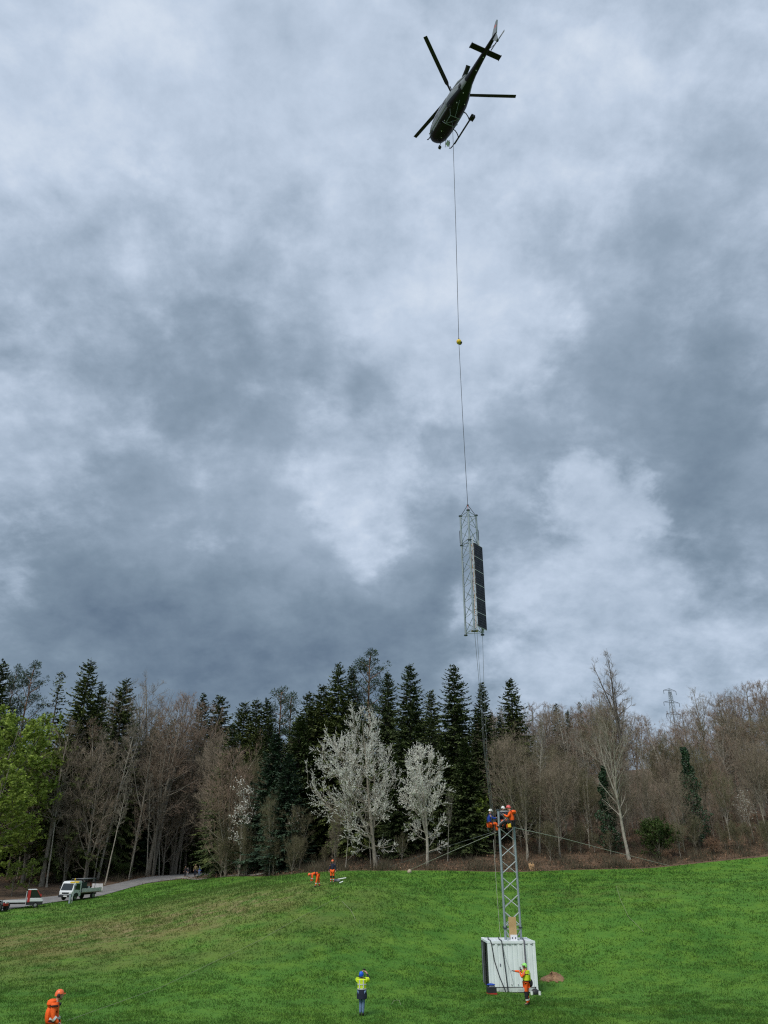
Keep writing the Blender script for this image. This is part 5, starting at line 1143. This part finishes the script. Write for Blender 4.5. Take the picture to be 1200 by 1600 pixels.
def person(loc, head_deg, J, fit, label, name='person', scale=1.0, face=(1, 0, 0), up=(0, 0, 1), group=None, seedpose=None):
    """fit: dict top, legs, helmet, hands, boots, extras"""
    r = empty('person', loc, math.radians(head_deg), label, 'person', group); r.scale = (scale,) * 3
    j = dict(STAND); j.update(J); j = {k: Vector(v) for k, v in j.items()}
    keys = ['pelvis', 'waist', 'chest', 'neck', 'head'] + [a + s for s in 'LR' for a in ('sh', 'el', 'wr', 'ha', 'hip', 'kn', 'an', 'to')]
    body = sub_skin(j, keys, 1.0)
    R = rot_to(face, up); hc = j['head'] + R @ Vector((.01, 0, .01)); mb = MB()
    ring = []
    for q in range(11):                                            # head: chin to crown
        t = q / 10; a = -math.pi / 2 + math.pi * t; w = math.cos(a); z = .125 * math.sin(a); rr = []
        for i in range(16):
            b = 6.2832 * i / 16; fx = math.cos(b); x = .095 * w * fx; y = .074 * w * math.sin(b)
            if z < -.02: x *= 1.0 if fx > 0 else .72; y *= .86
            if fx > .93 and -.045 < z < .02: x += .022                 # nose
            if .35 < fx < .9 and 0 < z < .03: x -= .007                # eye sockets
            rr.append(hc + R @ Vector((x, y, z)))
        ring.append(rr)
    mb.loft(ring)
    for s in (-1, 1): mb.ball(hc + R @ Vector((-.005, .076 * s, -.005)), (.02, .012, .03), 8, 6)
    for s, nm in ((1, 'L'), (-1, 'R')): hand_geo(mb, j['wr' + nm], j['ha' + nm], s, fit.get('fist', .5))
    ex = mb.mesh('x', None, True); b2 = bpy.data.meshes.new('body')
    v1 = [tuple(v.co) for v in body.vertices]; f1 = [tuple(p.vertices) for p in body.polygons]; o = len(v1)
    b2.from_pydata(v1 + [tuple(v.co) for v in ex.vertices], [], f1 + [tuple(i + o for i in p.vertices) for p in ex.polygons]); b2.polygons.foreach_set('use_smooth', np.ones(len(b2.polygons), dtype=bool)); b2.materials.append(M['skin'])
    link_mesh('body', b2, r)
    def part(nm, me, m):
        me.materials.append(M[m]); return link_mesh(nm, me, r)
    jk = ['pelvis', 'waist', 'chest', 'neck'] + [a + s for s in 'LR' for a in ('sh', 'el', 'wr')]
    part('jacket', sub_skin(j, jk, 1.24, dict(neck=.078, pelvis=.172, waist=.160, chest=.180, wrL=.046, wrR=.046, shL=.098, shR=.098)), fit['top'])
    part('trousers', sub_skin(j, ['pelvis', 'hipL', 'knL', 'anL', 'hipR', 'knR', 'anR'], 1.20, dict(pelvis=.160, anL=.062, anR=.062)), fit['legs'])
    for s in 'LR':
        an_, to_ = j['an' + s], j['to' + s]; part('boot', skin_mesh([(an_ + Vector((0, 0, .05)), .058), (an_ - Vector((0, 0, .025)), .056), (to_, .05)], [(0, 1), (1, 2)]), fit.get('boots', 'boot'))
        if fit.get('gloves'):
            g = MB(); hand_geo(g, j['wr' + s], j['ha' + s], 1 if s == 'L' else -1, fit.get('fist', .5)); c = j['ha' + s]; g.v = [tuple(c + (Vector(v) - c) * 1.18) for v in g.v]; g.build('glove', M[fit['gloves']], r, True)
    hm = fit.get('helmet')
    if hm:
        h = MB(); rings = []
        for q in range(8):
            a = math.pi / 2 * q / 7; rings.append([hc + R @ Vector((.128 * math.cos(a) * math.cos(b) - .004, .112 * math.cos(a) * math.sin(b), .028 + .125 * math.sin(a) - .03 * (1 - math.sin(a)) * (math.cos(b) < 0))) for b in [6.2832 * i / 18 for i in range(18)]])
        ho = h.loft(rings).build('helmet', M[hm], r, True)
        MB().loft([[hc + R @ Vector((.10 + .075 * math.cos(b) * (1 if t else .9), .10 * math.sin(b), .030 - .014 * t)) for b in [-1.4 + 2.8 * i / 8 for i in range(9)]] for t in (0, 1)], False, False).build('peak', M[hm], ho, True)
        for s in (-1, 1): MB().tube([hc + R @ Vector((0, .10 * s, .03)), hc + R @ Vector((.04, .075 * s, -.08)), hc + R @ Vector((.055, 0, -.125))], .007, 5, False).build('chin_strap', M['black_cloth'], ho)
        for s in (-1, 1):
            if fit.get('muffs'): MB().ball(hc + R @ Vector((0, .105 * s, .0)), (.045, .03, .055), 10, 6).build('ear_defender', M['black_pl'], ho, True)
    else:
        h = MB(); rings = []
        for q in range(8):
            a = math.pi / 2 * q / 7; rings.append([hc + R @ Vector((.104 * math.cos(a) * math.cos(b) - .012, .084 * math.cos(a) * math.sin(b), (.02 if math.cos(b) > .2 else -.06) * (1 - math.sin(a)) + .135 * math.sin(a))) for b in [6.2832 * i / 16 for i in range(16)]])
        h.loft(rings).build('hair', M[fit.get('hair', 'hair')], r, True)
    r['_j'] = 0; del r['_j']
    return r, j, R, hc
def band(j, a, b, t, rr, h, m, r, nm='reflective_band', th=.5):
    p, q = Vector(j[a]), Vector(j[b]); c = p.lerp(q, t); d = (q - p).normalized(); return MB().tube([c - d * h / 2, c + d * h / 2], rr, 14).build(nm, M[m], r, True)
def belt(j, r, m='black_cloth', nm='harness_belt', rr=.178): return MB().tube([j['pelvis'] + Vector((0, 0, .04)), j['pelvis'] + Vector((0, 0, .10))], rr, 14).build(nm, M[m], r, True)

# worker pointing, by the container
gw = ground_px(825, 1571)
r, j, R, hc = person(gw, 158, dict(elL=(.15, .27, 1.17), wrL=(.26, .15, 1.40), haL=(.23, .11, 1.47), elR=(.30, -.20, 1.37), wrR=(.60, -.17, 1.39), haR=(.69, -.17, 1.40), head=(.04, 0, 1.62)),
       dict(top='orange', legs='orange', helmet='green_h', gloves='glove', muffs=True), 'worker in green helmet and yellow-orange clothes pointing left beside the container', face=(.9, .1, .25), up=(-.25, 0, 1))
MB().loft([[(.185 * math.cos(a) * (1 + .05 * t), .215 * math.sin(a), 1.46 - .13 * t) for a in [6.2832 * i / 16 for i in range(16)]] for t in (0, 1)], True).build('shoulder_yoke', M['yellow'], r, True)
MB().loft([[(-.20 - .005 * t, y, 1.36 - .33 * t) for y in (-.10, 0, .10)] for t in (0, 1)], False, False).build('back_panel', M['yellow'], r)
MB().tube([(0, .0, 1.04), (0, 0, 1.28)], [.172, .188], 14).build('side_panel', M['yellow'], r, True)
belt(j, r); MB().ball((-.19, -.10, .93), (.10, .10, .17), 10, 8).build('tool_pouch', M['black_cloth'], r, True)
for s in 'LR': band(j, 'kn' + s, 'an' + s, .02, .088, .20, 'black_cloth', r, 'knee_patch'); band(j, 'kn' + s, 'an' + s, .62, .082, .06, 'reflect', r)
band(j, 'knL', 'anL', .38, .084, .14, 'black_cloth', r, 'leg_patch')
MB().box(j['haL'] + Vector((.02, -.02, .06)), (.04, .06, .17)).build('radio', M['black_pl'], r, bevel=.008)
# photographer seen from behind
gw = ground_px(565, 1588)
r, j, R, hc = person(gw, 84, dict(elL=(.22, .25, 1.40), wrL=(.33, .08, 1.66), haL=(.35, .02, 1.74), elR=(.17, -.33, 1.42), wrR=(.31, -.20, 1.66), haR=(.35, -.12, 1.73), head=(-.02, .03, 1.62), knL=(.03, .05, .5), knR=(.0, -.07, .5), anL=(-.02, .06, .09), anR=(-.04, -.06, .09), toL=(.14, .07, .035), toR=(.12, -.07, .035)),
       dict(top='navy', legs='jeans', helmet='blue_h', fist=.3), 'person in blue helmet and yellow vest filming with a raised phone', face=(.9, -.05, .5), up=(-.5, 0, .9), scale=.97)
vest = MB().loft([[(w * math.cos(a) * .80, w * math.sin(a), z) for a in [6.2832 * i / 18 for i in range(18)]] for z, w in ((1.05, .205), (1.2, .205), (1.36, .225), (1.44, .235), (1.485, .14))]).build('vest', M['yellow'], r, True)
MB().tube([(0, 0, 1.055), (0, 0, 1.10)], .212, 18).build('reflective_band', M['reflect'], vest, True).scale = (.82, 1, 1); MB().tube([(0, 0, 1.24), (0, 0, 1.28)], .222, 18).build('reflective_band', M['reflect'], vest, True).scale = (.82, 1, 1)
for s in (-1, 1): MB().box((-.178, .09 * s, 1.28), (.012, .045, .34)).build('reflective_band', M['reflect'], vest)
for s in 'LR': band(j, 'sh' + s, 'el' + s, .22, .11, .17, 'yellow', r, 'vest_sleeve')
MB().loft([[(w * math.cos(a) * .85, w * math.sin(a), z) for a in [6.2832 * i / 18 for i in range(18)]] for z, w in ((.68, .235), (.85, .245), (1.06, .20))]).build('coat_skirt', M['navy'], r, True)
ph_ = MB().box(j['haL'].lerp(j['haR'], .5) + Vector((.03, 0, .07)), (.012, .15, .075), (0, -.3, 0)).build('phone', M['black_pl'], r, bevel=.004)
# orange worker, lower left corner
q = P(91, 1546, 26.0); gw = Vector((q.x, 26.0, hz(q.x, 26.0))); sc_ = (q.z - gw.z) / 1.78
r, j, R, hc = person(gw, 8, dict(elL=(-.02, .25, 1.15), wrL=(.10, .25, .92), haL=(.15, .24, .86), elR=(.02, -.25, 1.15), wrR=(.20, -.22, 1.0), haR=(.26, -.20, .96), head=(.05, 0, 1.63), neck=(.02, 0, 1.49)),
       dict(top='orange', legs='orange', helmet='orange_h', gloves='glove', muffs=True), 'worker all in orange with orange helmet at the lower left corner', face=(1, 0, .12), up=(-.12, 0, 1), scale=sc_)
MB().loft([[(-.10 + .13 * math.cos(a) * w, .17 * math.sin(a) * w, z) for a in [6.2832 * i / 16 for i in range(16)]] for z, w in ((1.36, .8), (1.44, 1.15), (1.52, 1.0), (1.55, .6))]).build('hood', M['orange'], r, True)
MB().ball((-.13, 0, 1.18), (.12, .17, .24), 12, 9).build('backpack', M['orange'], r, True)
for s in 'LR': band(j, 'el' + s, 'wr' + s, .25, .075, .06, 'reflect', r); band(j, 'sh' + s, 'el' + s, .1, .108, .03, 'black_cloth', r, 'shoulder_strap')
band(j, 'waist', 'chest', .0, .176, .05, 'reflect', r); belt(j, r, 'black_cloth'); MB().box((-.02, .20, .90), (.14, .07, .18)).build('hip_pouch', M['black_cloth'], r, bevel=.02)
# bending worker on the crest
gw = ground_px(492, 1386)
r, j, R, hc = person(gw, 188, dict(pelvis=(-.22, 0, .92), waist=(-.08, 0, 1.03), chest=(.16, 0, 1.02), neck=(.34, 0, .96), head=(.46, 0, .90), shL=(.26, .19, .97), shR=(.26, -.19, .97), elL=(.24, .22, .68), wrL=(.26, .18, .42), haL=(.27, .17, .34),
       elR=(.30, -.2, .68), wrR=(.34, -.16, .43), haR=(.35, -.15, .35), hipL=(-.22, .095, .88), hipR=(-.22, -.095, .88), knL=(-.12, .16, .48), knR=(-.30, -.14, .48), anL=(-.05, .18, .09), anR=(-.40, -.15, .09), toL=(.11, .19, .035), toR=(-.24, -.16, .035)),
       dict(top='orange', legs='orange', helmet='orange_h', gloves='glove'), 'worker in orange bending down to the grass on the crest', face=(.75, 0, -.65), up=(.65, 0, .75))
for s in 'LR': band(j, 'kn' + s, 'an' + s, .55, .08, .07, 'reflect', r); band(j, 'el' + s, 'wr' + s, .2, .075, .06, 'reflect', r)
band(j, 'waist', 'chest', .3, .186, .05, 'black_cloth', r, 'harness_belt')
# standing worker on the crest
gw = ground_px(519, 1379)
r, j, R, hc = person(gw, 262, dict(wrL=(.06, .29, .90), wrR=(.06, -.29, .90)), dict(top='navy', legs='orange', helmet='orange_h'), 'standing worker in dark top and orange trousers on the crest')
for s in 'LR': band(j, 'kn' + s, 'an' + s, .12, .087, .16, 'black_cloth', r, 'knee_patch'); band(j, 'kn' + s, 'an' + s, .62, .08, .06, 'reflect', r)
# climbers on the lower tower (origin at the pelvis)
SIT = dict(pelvis=(0, 0, 0), waist=(-.02, 0, .15), chest=(.0, 0, .38), neck=(.04, 0, .55), head=(.08, 0, .69))
for s, y in (('L', 1), ('R', -1)): SIT.update({'sh' + s: (.0, .185 * y, .49), 'el' + s: (.18, .24 * y, .27), 'wr' + s: (.40, .14 * y, .33), 'ha' + s: (.48, .11 * y, .36), 'hip' + s: (.02, .095 * y, -.04), 'kn' + s: (.40, .13 * y, .02), 'an' + s: (.44, .12 * y, -.40), 'to' + s: (.60, .13 * y, -.44)})
def harness(r, j, m='black_cloth'):
    belt(j, r, m, rr=.18)
    for s in 'LR': band(j, 'hip' + s, 'kn' + s, .35, .128, .05, m, r, 'leg_loop'); MB().tube([j['pelvis'] + Vector((.15, 0, .08)), j['chest'] + Vector((.17, .08 if s == 'L' else -.08, 0)), j['sh' + s] + Vector((0, 0, .10)), j['chest'] + Vector((-.18, .05 if s == 'L' else -.05, -.05)), j['pelvis'] + Vector((-.16, 0, .08))], .018, 6).build('shoulder_strap', M[m], r, True)
pb = P(765, 1287, CY - .35)
r, j, R, hc = person(pb, 8, SIT, dict(top='blue_cloth', legs='orange', helmet='white_h', gloves='glove'), 'climber in blue jacket and white helmet left of the tower top', face=(.9, 0, -.3), up=(.3, 0, .9), scale=.97)
harness(r, j)
MB().tube([(-.05, .16, -.02), (-.10, .18, -.25), (-.06, .2, -.42), (.0, .2, -.25), (.02, .16, -.02)], .018, 6).build('gear_loop', M['rope'], r, True)
pb = P(800, 1285, CY - .62)
o2 = dict(SIT); o2.update(knL=(.34, .18, .06), anL=(.66, .20, -.20), toL=(.80, .20, -.14), knR=(.34, -.18, .02), anR=(.60, -.2, -.28), toR=(.74, -.2, -.24), chest=(.0, 0, .40), neck=(.06, 0, .57), head=(.13, 0, .70), elL=(.14, .26, .25), wrL=(.36, .2, .38), haL=(.44, .17, .42))
r, j, R, hc = person(pb, 156, o2, dict(top='orange', legs='black_cloth', helmet='pink_h', gloves='glove'), 'climber in bright orange jacket and red helmet on the right side of the tower top', face=(.95, 0, -.1), up=(.1, 0, 1), scale=1.12)
harness(r, j); MB().loft([[(-.12 + .12 * math.cos(a) * w, .16 * math.sin(a) * w, z) for a in [6.2832 * i / 16 for i in range(16)]] for z, w in ((.42, .8), (.50, 1.15), (.57, 1.0), (.60, .6))]).build('hood', M['orange'], r, True)
MB().box((.10, .16, -.15), (.18, .12, .20)).build('tool_pouch', M['amber'], r, bevel=.03)
pb = P(786, 1283, CY + .62)
o3 = dict(SIT); o3.update(anL=(.22, .12, -.40), toL=(.38, .13, -.44), anR=(.24, -.12, -.40), toR=(.4, -.13, -.44), knL=(.34, .16, -.02), knR=(.34, -.16, -.02))
r, j, R, hc = person(pb, -72, o3, dict(top='navy', legs='orange', helmet='white_h', gloves='glove'), 'climber in dark top and white helmet behind the tower top, facing the camera', face=(.9, .1, -.1), up=(.1, 0, 1), scale=1.0)
harness(r, j, 'strap_grey')
# walkers on the lane
for (px, hd, hgt, fit, lab) in ((289, 250, 1.62, dict(top='black_cloth', legs='black_cloth', hair='khaki'), 'walker all in black, leftmost on the lane'),
                                (292.6, 262, 1.34, dict(top='navy', legs='grey_cloth', hair='white_h'), 'short walker with white cap between two adults on the lane'),
                                (304.5, 268, 1.86, dict(top='khaki', legs='navy', hair='khaki'), 'tall walker in khaki top, the biggest on the lane'),
                                (311, 275, 1.52, dict(top='blue_cloth', legs='jeans', hair='white_h', boots='white_h'), 'walker in dark blue with white hat, rightmost on the lane')):
    q = P(px, 1369, 138.0); k = .04 if px < 300 else -.04
    person((q.x, 138.0, hz(q.x, 138.0) + .05), hd, dict(knL=(.10, .1, .5), anL=(.10, .1, .10), toL=(.26, .11, .05), anR=(-.12, -.1, .10), toR=(.04, -.11, .04)), fit, lab, scale=hgt / 1.76)

# ------------------------------------------------------------------ vehicles and street furniture
def wheel(root, x, y, z, R_=.33, w=.20, s=1):
    wr = MB().tube([(0, -w / 2, 0), (0, -w / 2 + .03, 0), (0, w / 2 - .03, 0), (0, w / 2, 0)], [R_ * .93, R_, R_, R_ * .93], 20).build('wheel', M['rubber'], root, True, (x, y, z))
    MB().tube([(0, s * (w / 2 - .03), 0), (0, s * (w / 2 + .012), 0)], [R_ * .6, R_ * .55], 14).build('rim', M['rim'], wr, True)
gt = ground_px(130, 1406.5)
TRX, TRY = gt.x - 1.0, gt.y + 1.4
tk = empty('light_lorry', (TRX, TRY, hz(TRX, TRY) + .06), math.radians(-107), 'white cab-over lorry with loaded aluminium dropside bed parked on the lane', 'lorry'); tk.rotation_euler = (0, math.radians(1.0), math.radians(-107))
cab = MB().prism([(2.78, .42), (2.84, .95), (2.74, 1.12), (2.38, 1.98), (2.15, 2.12), (1.22, 2.14), (1.12, 2.05), (1.12, .42)], -.93, .93).build('cab', M['white_van'], tk, bevel=.05)
MB().add([(2.775, -.80, 1.16), (2.775, .80, 1.16), (2.47, .74, 1.88), (2.47, -.74, 1.88)], [(0, 1, 2, 3)]).build('windscreen', M['glass'], cab)
MB().box((2.55, .0, 1.12), (.2, .6, .12)).build('dashboard_cloth', M['orange'], cab)
for s in (-1, 1):
    dr_ = MB().add([(2.42, s * .945, .62), (1.30, s * .945, .62), (1.30, s * .945, 1.98), (2.20, s * .945, 1.98), (2.50, s * .945, 1.2)], [(0, 1, 2, 3, 4)]).build('door', M['white_van'], cab)
    MB().add([(2.36, s * .956, 1.20), (1.42, s * .956, 1.12), (1.42, s * .956, 1.84), (2.14, s * .956, 1.84)], [(0, 1, 2, 3)]).build('side_window', M['glass'], dr_); MB().box((1.42, s * .96, 1.0), (.14, .03, .05)).build('handle', M['black_pl'], dr_)
    MB().box((2.52, s * 1.10, 1.45), (.08, .18, .34)).build('mirror', M['black_pl'], cab); MB().box((2.83, s * .68, .78), (.05, .34, .16)).build('headlight', M['plate'], cab)
    wheel(tk, 2.02, s * .78, .36, .36, .22, s); wheel(tk, -1.45, s * .80, .36, .36, .26, s)
    MB().prism([(2.5, .40), (2.42, .74), (2.02, .86), (1.62, .74), (1.54, .40)], s * .935, s * .955).build('wheel_arch', M['black_pl'], cab)
MB().box((2.86, 0, .50), (.16, 1.86, .26)).build('bumper', M['black_pl'], tk, bevel=.03); MB().box((2.845, 0, .82), (.03, .95, .16)).build('grille', M['black_pl'], tk); MB().box((2.95, .1, .50), (.02, .50, .12)).build('number_plate', M['plate'], tk)
MB().box((-.8, 0, .58), (3.9, .80, .18)).build('chassis', M['black_pl'], tk); MB().box((-.95, 0, .80), (3.95, 1.92, .10)).build('bed_floor', M['bed'], tk)
for s in (-1, 1): MB().box((-.95, s * .97, 1.05), (3.9, .035, .42)).build('dropside', M['alu'], tk)
MB().box((-2.93, 0, 1.05), (.035, 1.9, .42)).build('tailgate', M['alu'], tk); MB().box((.98, 0, 1.45), (.08, 1.9, 1.25)).build('headboard', M['steel_dark'], tk)
MB().box((-3.3, .1, 1.15), (.05, 1.6, 1.0), (0, .15, 0)).build('tail_lift', M['alu'], tk)
fr = MB()
for x in (.85, -1.6):
    for s in (-1, 1): fr.tube([(x, s * .88, .85), (x, s * .88, 2.25)], .035, 6)
fr.box((-.38, .88, 2.27), (2.6, .06, .06)).box((-.38, -.88, 2.27), (2.6, .06, .06)); fr.build('rack_frame', M['steel_dark'], tk)
MB().box((-.4, 0, 2.33), (2.5, 1.7, .05)).build('rack_load', M['rope'], tk)
MB().box((.35, 0, 1.40), (.9, 1.6, 1.1)).build('tool_box', M['steel_dark'], tk, bevel=.04); MB().box((-.75, .35, 1.15), (.9, .7, .6)).build('load_crate', M['black_pl'], tk, bevel=.03)
MB().box((-.55, .75, 1.25), (.22, .2, .42)).build('canister', M['white_h'], tk, bevel=.03); MB().tube([(-1.4, .3, .85), (-1.2, .5, 1.9)], .05, 6).build('load_pole', M['red_paint'], tk)
# small flatbed car
q = ground_px(30, 1421); FX, FY = q.x - .5, q.y + 1.2
fb = empty('flatbed_car', (FX, FY, hz(FX, FY) + .06), math.radians(24), 'small red and white flatbed car with empty plank bed at the left edge', 'car')
cb = MB().prism([(.68, .95), (.68, 1.80), (1.50, 1.80), (2.0, 1.10), (2.12, .95)], -.66, .66).build('glazed_cab', M['glass'], fb, bevel=.02)
MB().prism([(.60, .62), (.60, .98), (2.14, .98), (2.26, .86), (2.28, .62)], -.72, .72).build('lower_body', M['white_van'], fb, bevel=.03); MB().prism([(.60, .28), (.60, .63), (2.29, .63), (2.25, .28)], -.70, .70).build('sill', M['black_pl'], fb)
MB().prism([(.58, 1.78), (.62, 1.86), (1.45, 1.87), (1.58, 1.78)], -.74, .74).build('roof', M['white_van'], fb, bevel=.02)
for s in (-1, 1):
    MB().box((.76, s * .69, 1.18), (.26, .08, 1.22)).build('door_pillar', M['red_paint'], fb); MB().tube([(1.52, s * .70, 1.79), (2.04, s * .71, 1.06)], .035, 6).build('screen_pillar', M['red_paint'], fb)
    MB().box((2.0, s * .82, 1.25), (.07, .14, .22)).build('mirror', M['red_paint'], fb); wheel(fb, 1.55, s * .62, .28, .28, .16, s); wheel(fb, -1.3, s * .62, .28, .28, .16, s)
    MB().box((-.85, s * .78, .66), (2.75, .05, .16)).build('side_rail', M['white_van'], fb); MB().box((2.26, s * .52, .78), (.04, .2, .14)).build('headlight', M['plate'], fb)
for k in range(7): MB().box((-.85, -.66 + .22 * k, .60), (2.7, .20, .05)).build('plank', M['bed'], fb)
MB().box((-.85, 0, .45), (2.7, .5, .12)).build('chassis', M['black_pl'], fb)
hb = MB()
for y in (-.7, -.24, .24, .7): hb.tube([(.50, y, .63), (.50, y, 1.62)], .03, 6)
for z in (.95, 1.62): hb.tube([(.50, -.7, z), (.50, .7, z)], .03, 6)
hb.build('headboard_frame', M['steel_pale'], fb); MB().box((.53, 0, .80), (.03, 1.42, .30)).build('headboard_panel', M['alu'], fb)
# quad bike at the very edge
q = ground_px(5, 1425.5); QX, QY = q.x - .9, q.y + .6
qb = empty('quad_bike', (QX, QY, hz(QX, QY) + .06), math.radians(-20), 'dark quad bike with red tail cut by the left edge', 'quad bike')
for x in (-.62, .62):
    for s in (-1, 1): wheel(qb, x, s * .46, .33, .33, .24, s)
MB().loft([[(x, y * w, z) for y, z in ((-.22, .45), (-.26, .7), (-.12, .86), (.12, .86), (.26, .7), (.22, .45))] for x, w in ((-.7, .8), (-.2, 1), (.3, 1), (.75, .7))]).build('body', M['black_pl'], qb, True)
for x in (-.62, .62):
    for s in (-1, 1): MB().tube([(x - .36, s * .46, .62), (x - .2, s * .46, .76), (x + .2, s * .46, .76), (x + .36, s * .46, .62)], .09, 6).build('mudguard', M['black_pl'], qb)
MB().box((-.15, 0, .93), (.75, .30, .14)).build('seat', M['black_cloth'], qb, bevel=.04); MB().tube([(.38, -.40, 1.12), (.46, -.2, 1.08), (.46, .2, 1.08), (.38, .40, 1.12)], .02, 6).build('handlebar', M['steel_dark'], qb); MB().tube([(.42, 0, .8), (.46, 0, 1.1)], .035, 6).build('steering_column', M['steel_dark'], qb)
MB().box((.92, 0, .62), (.22, .7, .26)).build('red_fairing', M['red_paint'], qb, bevel=.05); MB().box((1.0, .0, .82), (.1, .24, .14)).build('lamp', M['plate'], qb, bevel=.02); MB().box((-.68, 0, .92), (.5, .7, .05)).build('rack', M['steel_dark'], qb)
# yellow signpost and grey marker post by the lane
q = ground_px(112, 1411.5); zt_s = P(116, 1376, q.y).z - q.z
sg = empty('signpost', q, math.radians(8), 'grey signpost with yellow direction boards in front of the white lorry', 'signpost')
MB().tube([(0, 0, -.1), (0, 0, zt_s)], .035, 8).build('post', M['steel_pale'], sg, True); MB().ball((0, 0, zt_s + .1), (.07, .07, .16), 8, 6).build('cap', M['amber'], sg, True)
for s, z in ((-1, zt_s - .18), (1, zt_s - .14)): MB().prism([(s * .03, z - .09), (s * .42, z - .09), (s * .56, z), (s * .42, z + .09), (s * .03, z + .09)], -.05, -.02).build('direction_board', M['amber'], sg)
q = ground_px(110, 1412); zt_s = P(111, 1397, q.y).z - q.z
mp_ = empty('marker_post', (q.x - .05, q.y - .25, q.z), 0, 'thick short grey post at the foot of the yellow signpost', 'post'); MB().box((0, 0, zt_s / 2), (.22, .2, zt_s)).build('post', M['steel'], mp_, bevel=.03); MB().box((0, 0, zt_s + .02), (.26, .24, .05)).build('cap', M['steel_dark'], mp_)
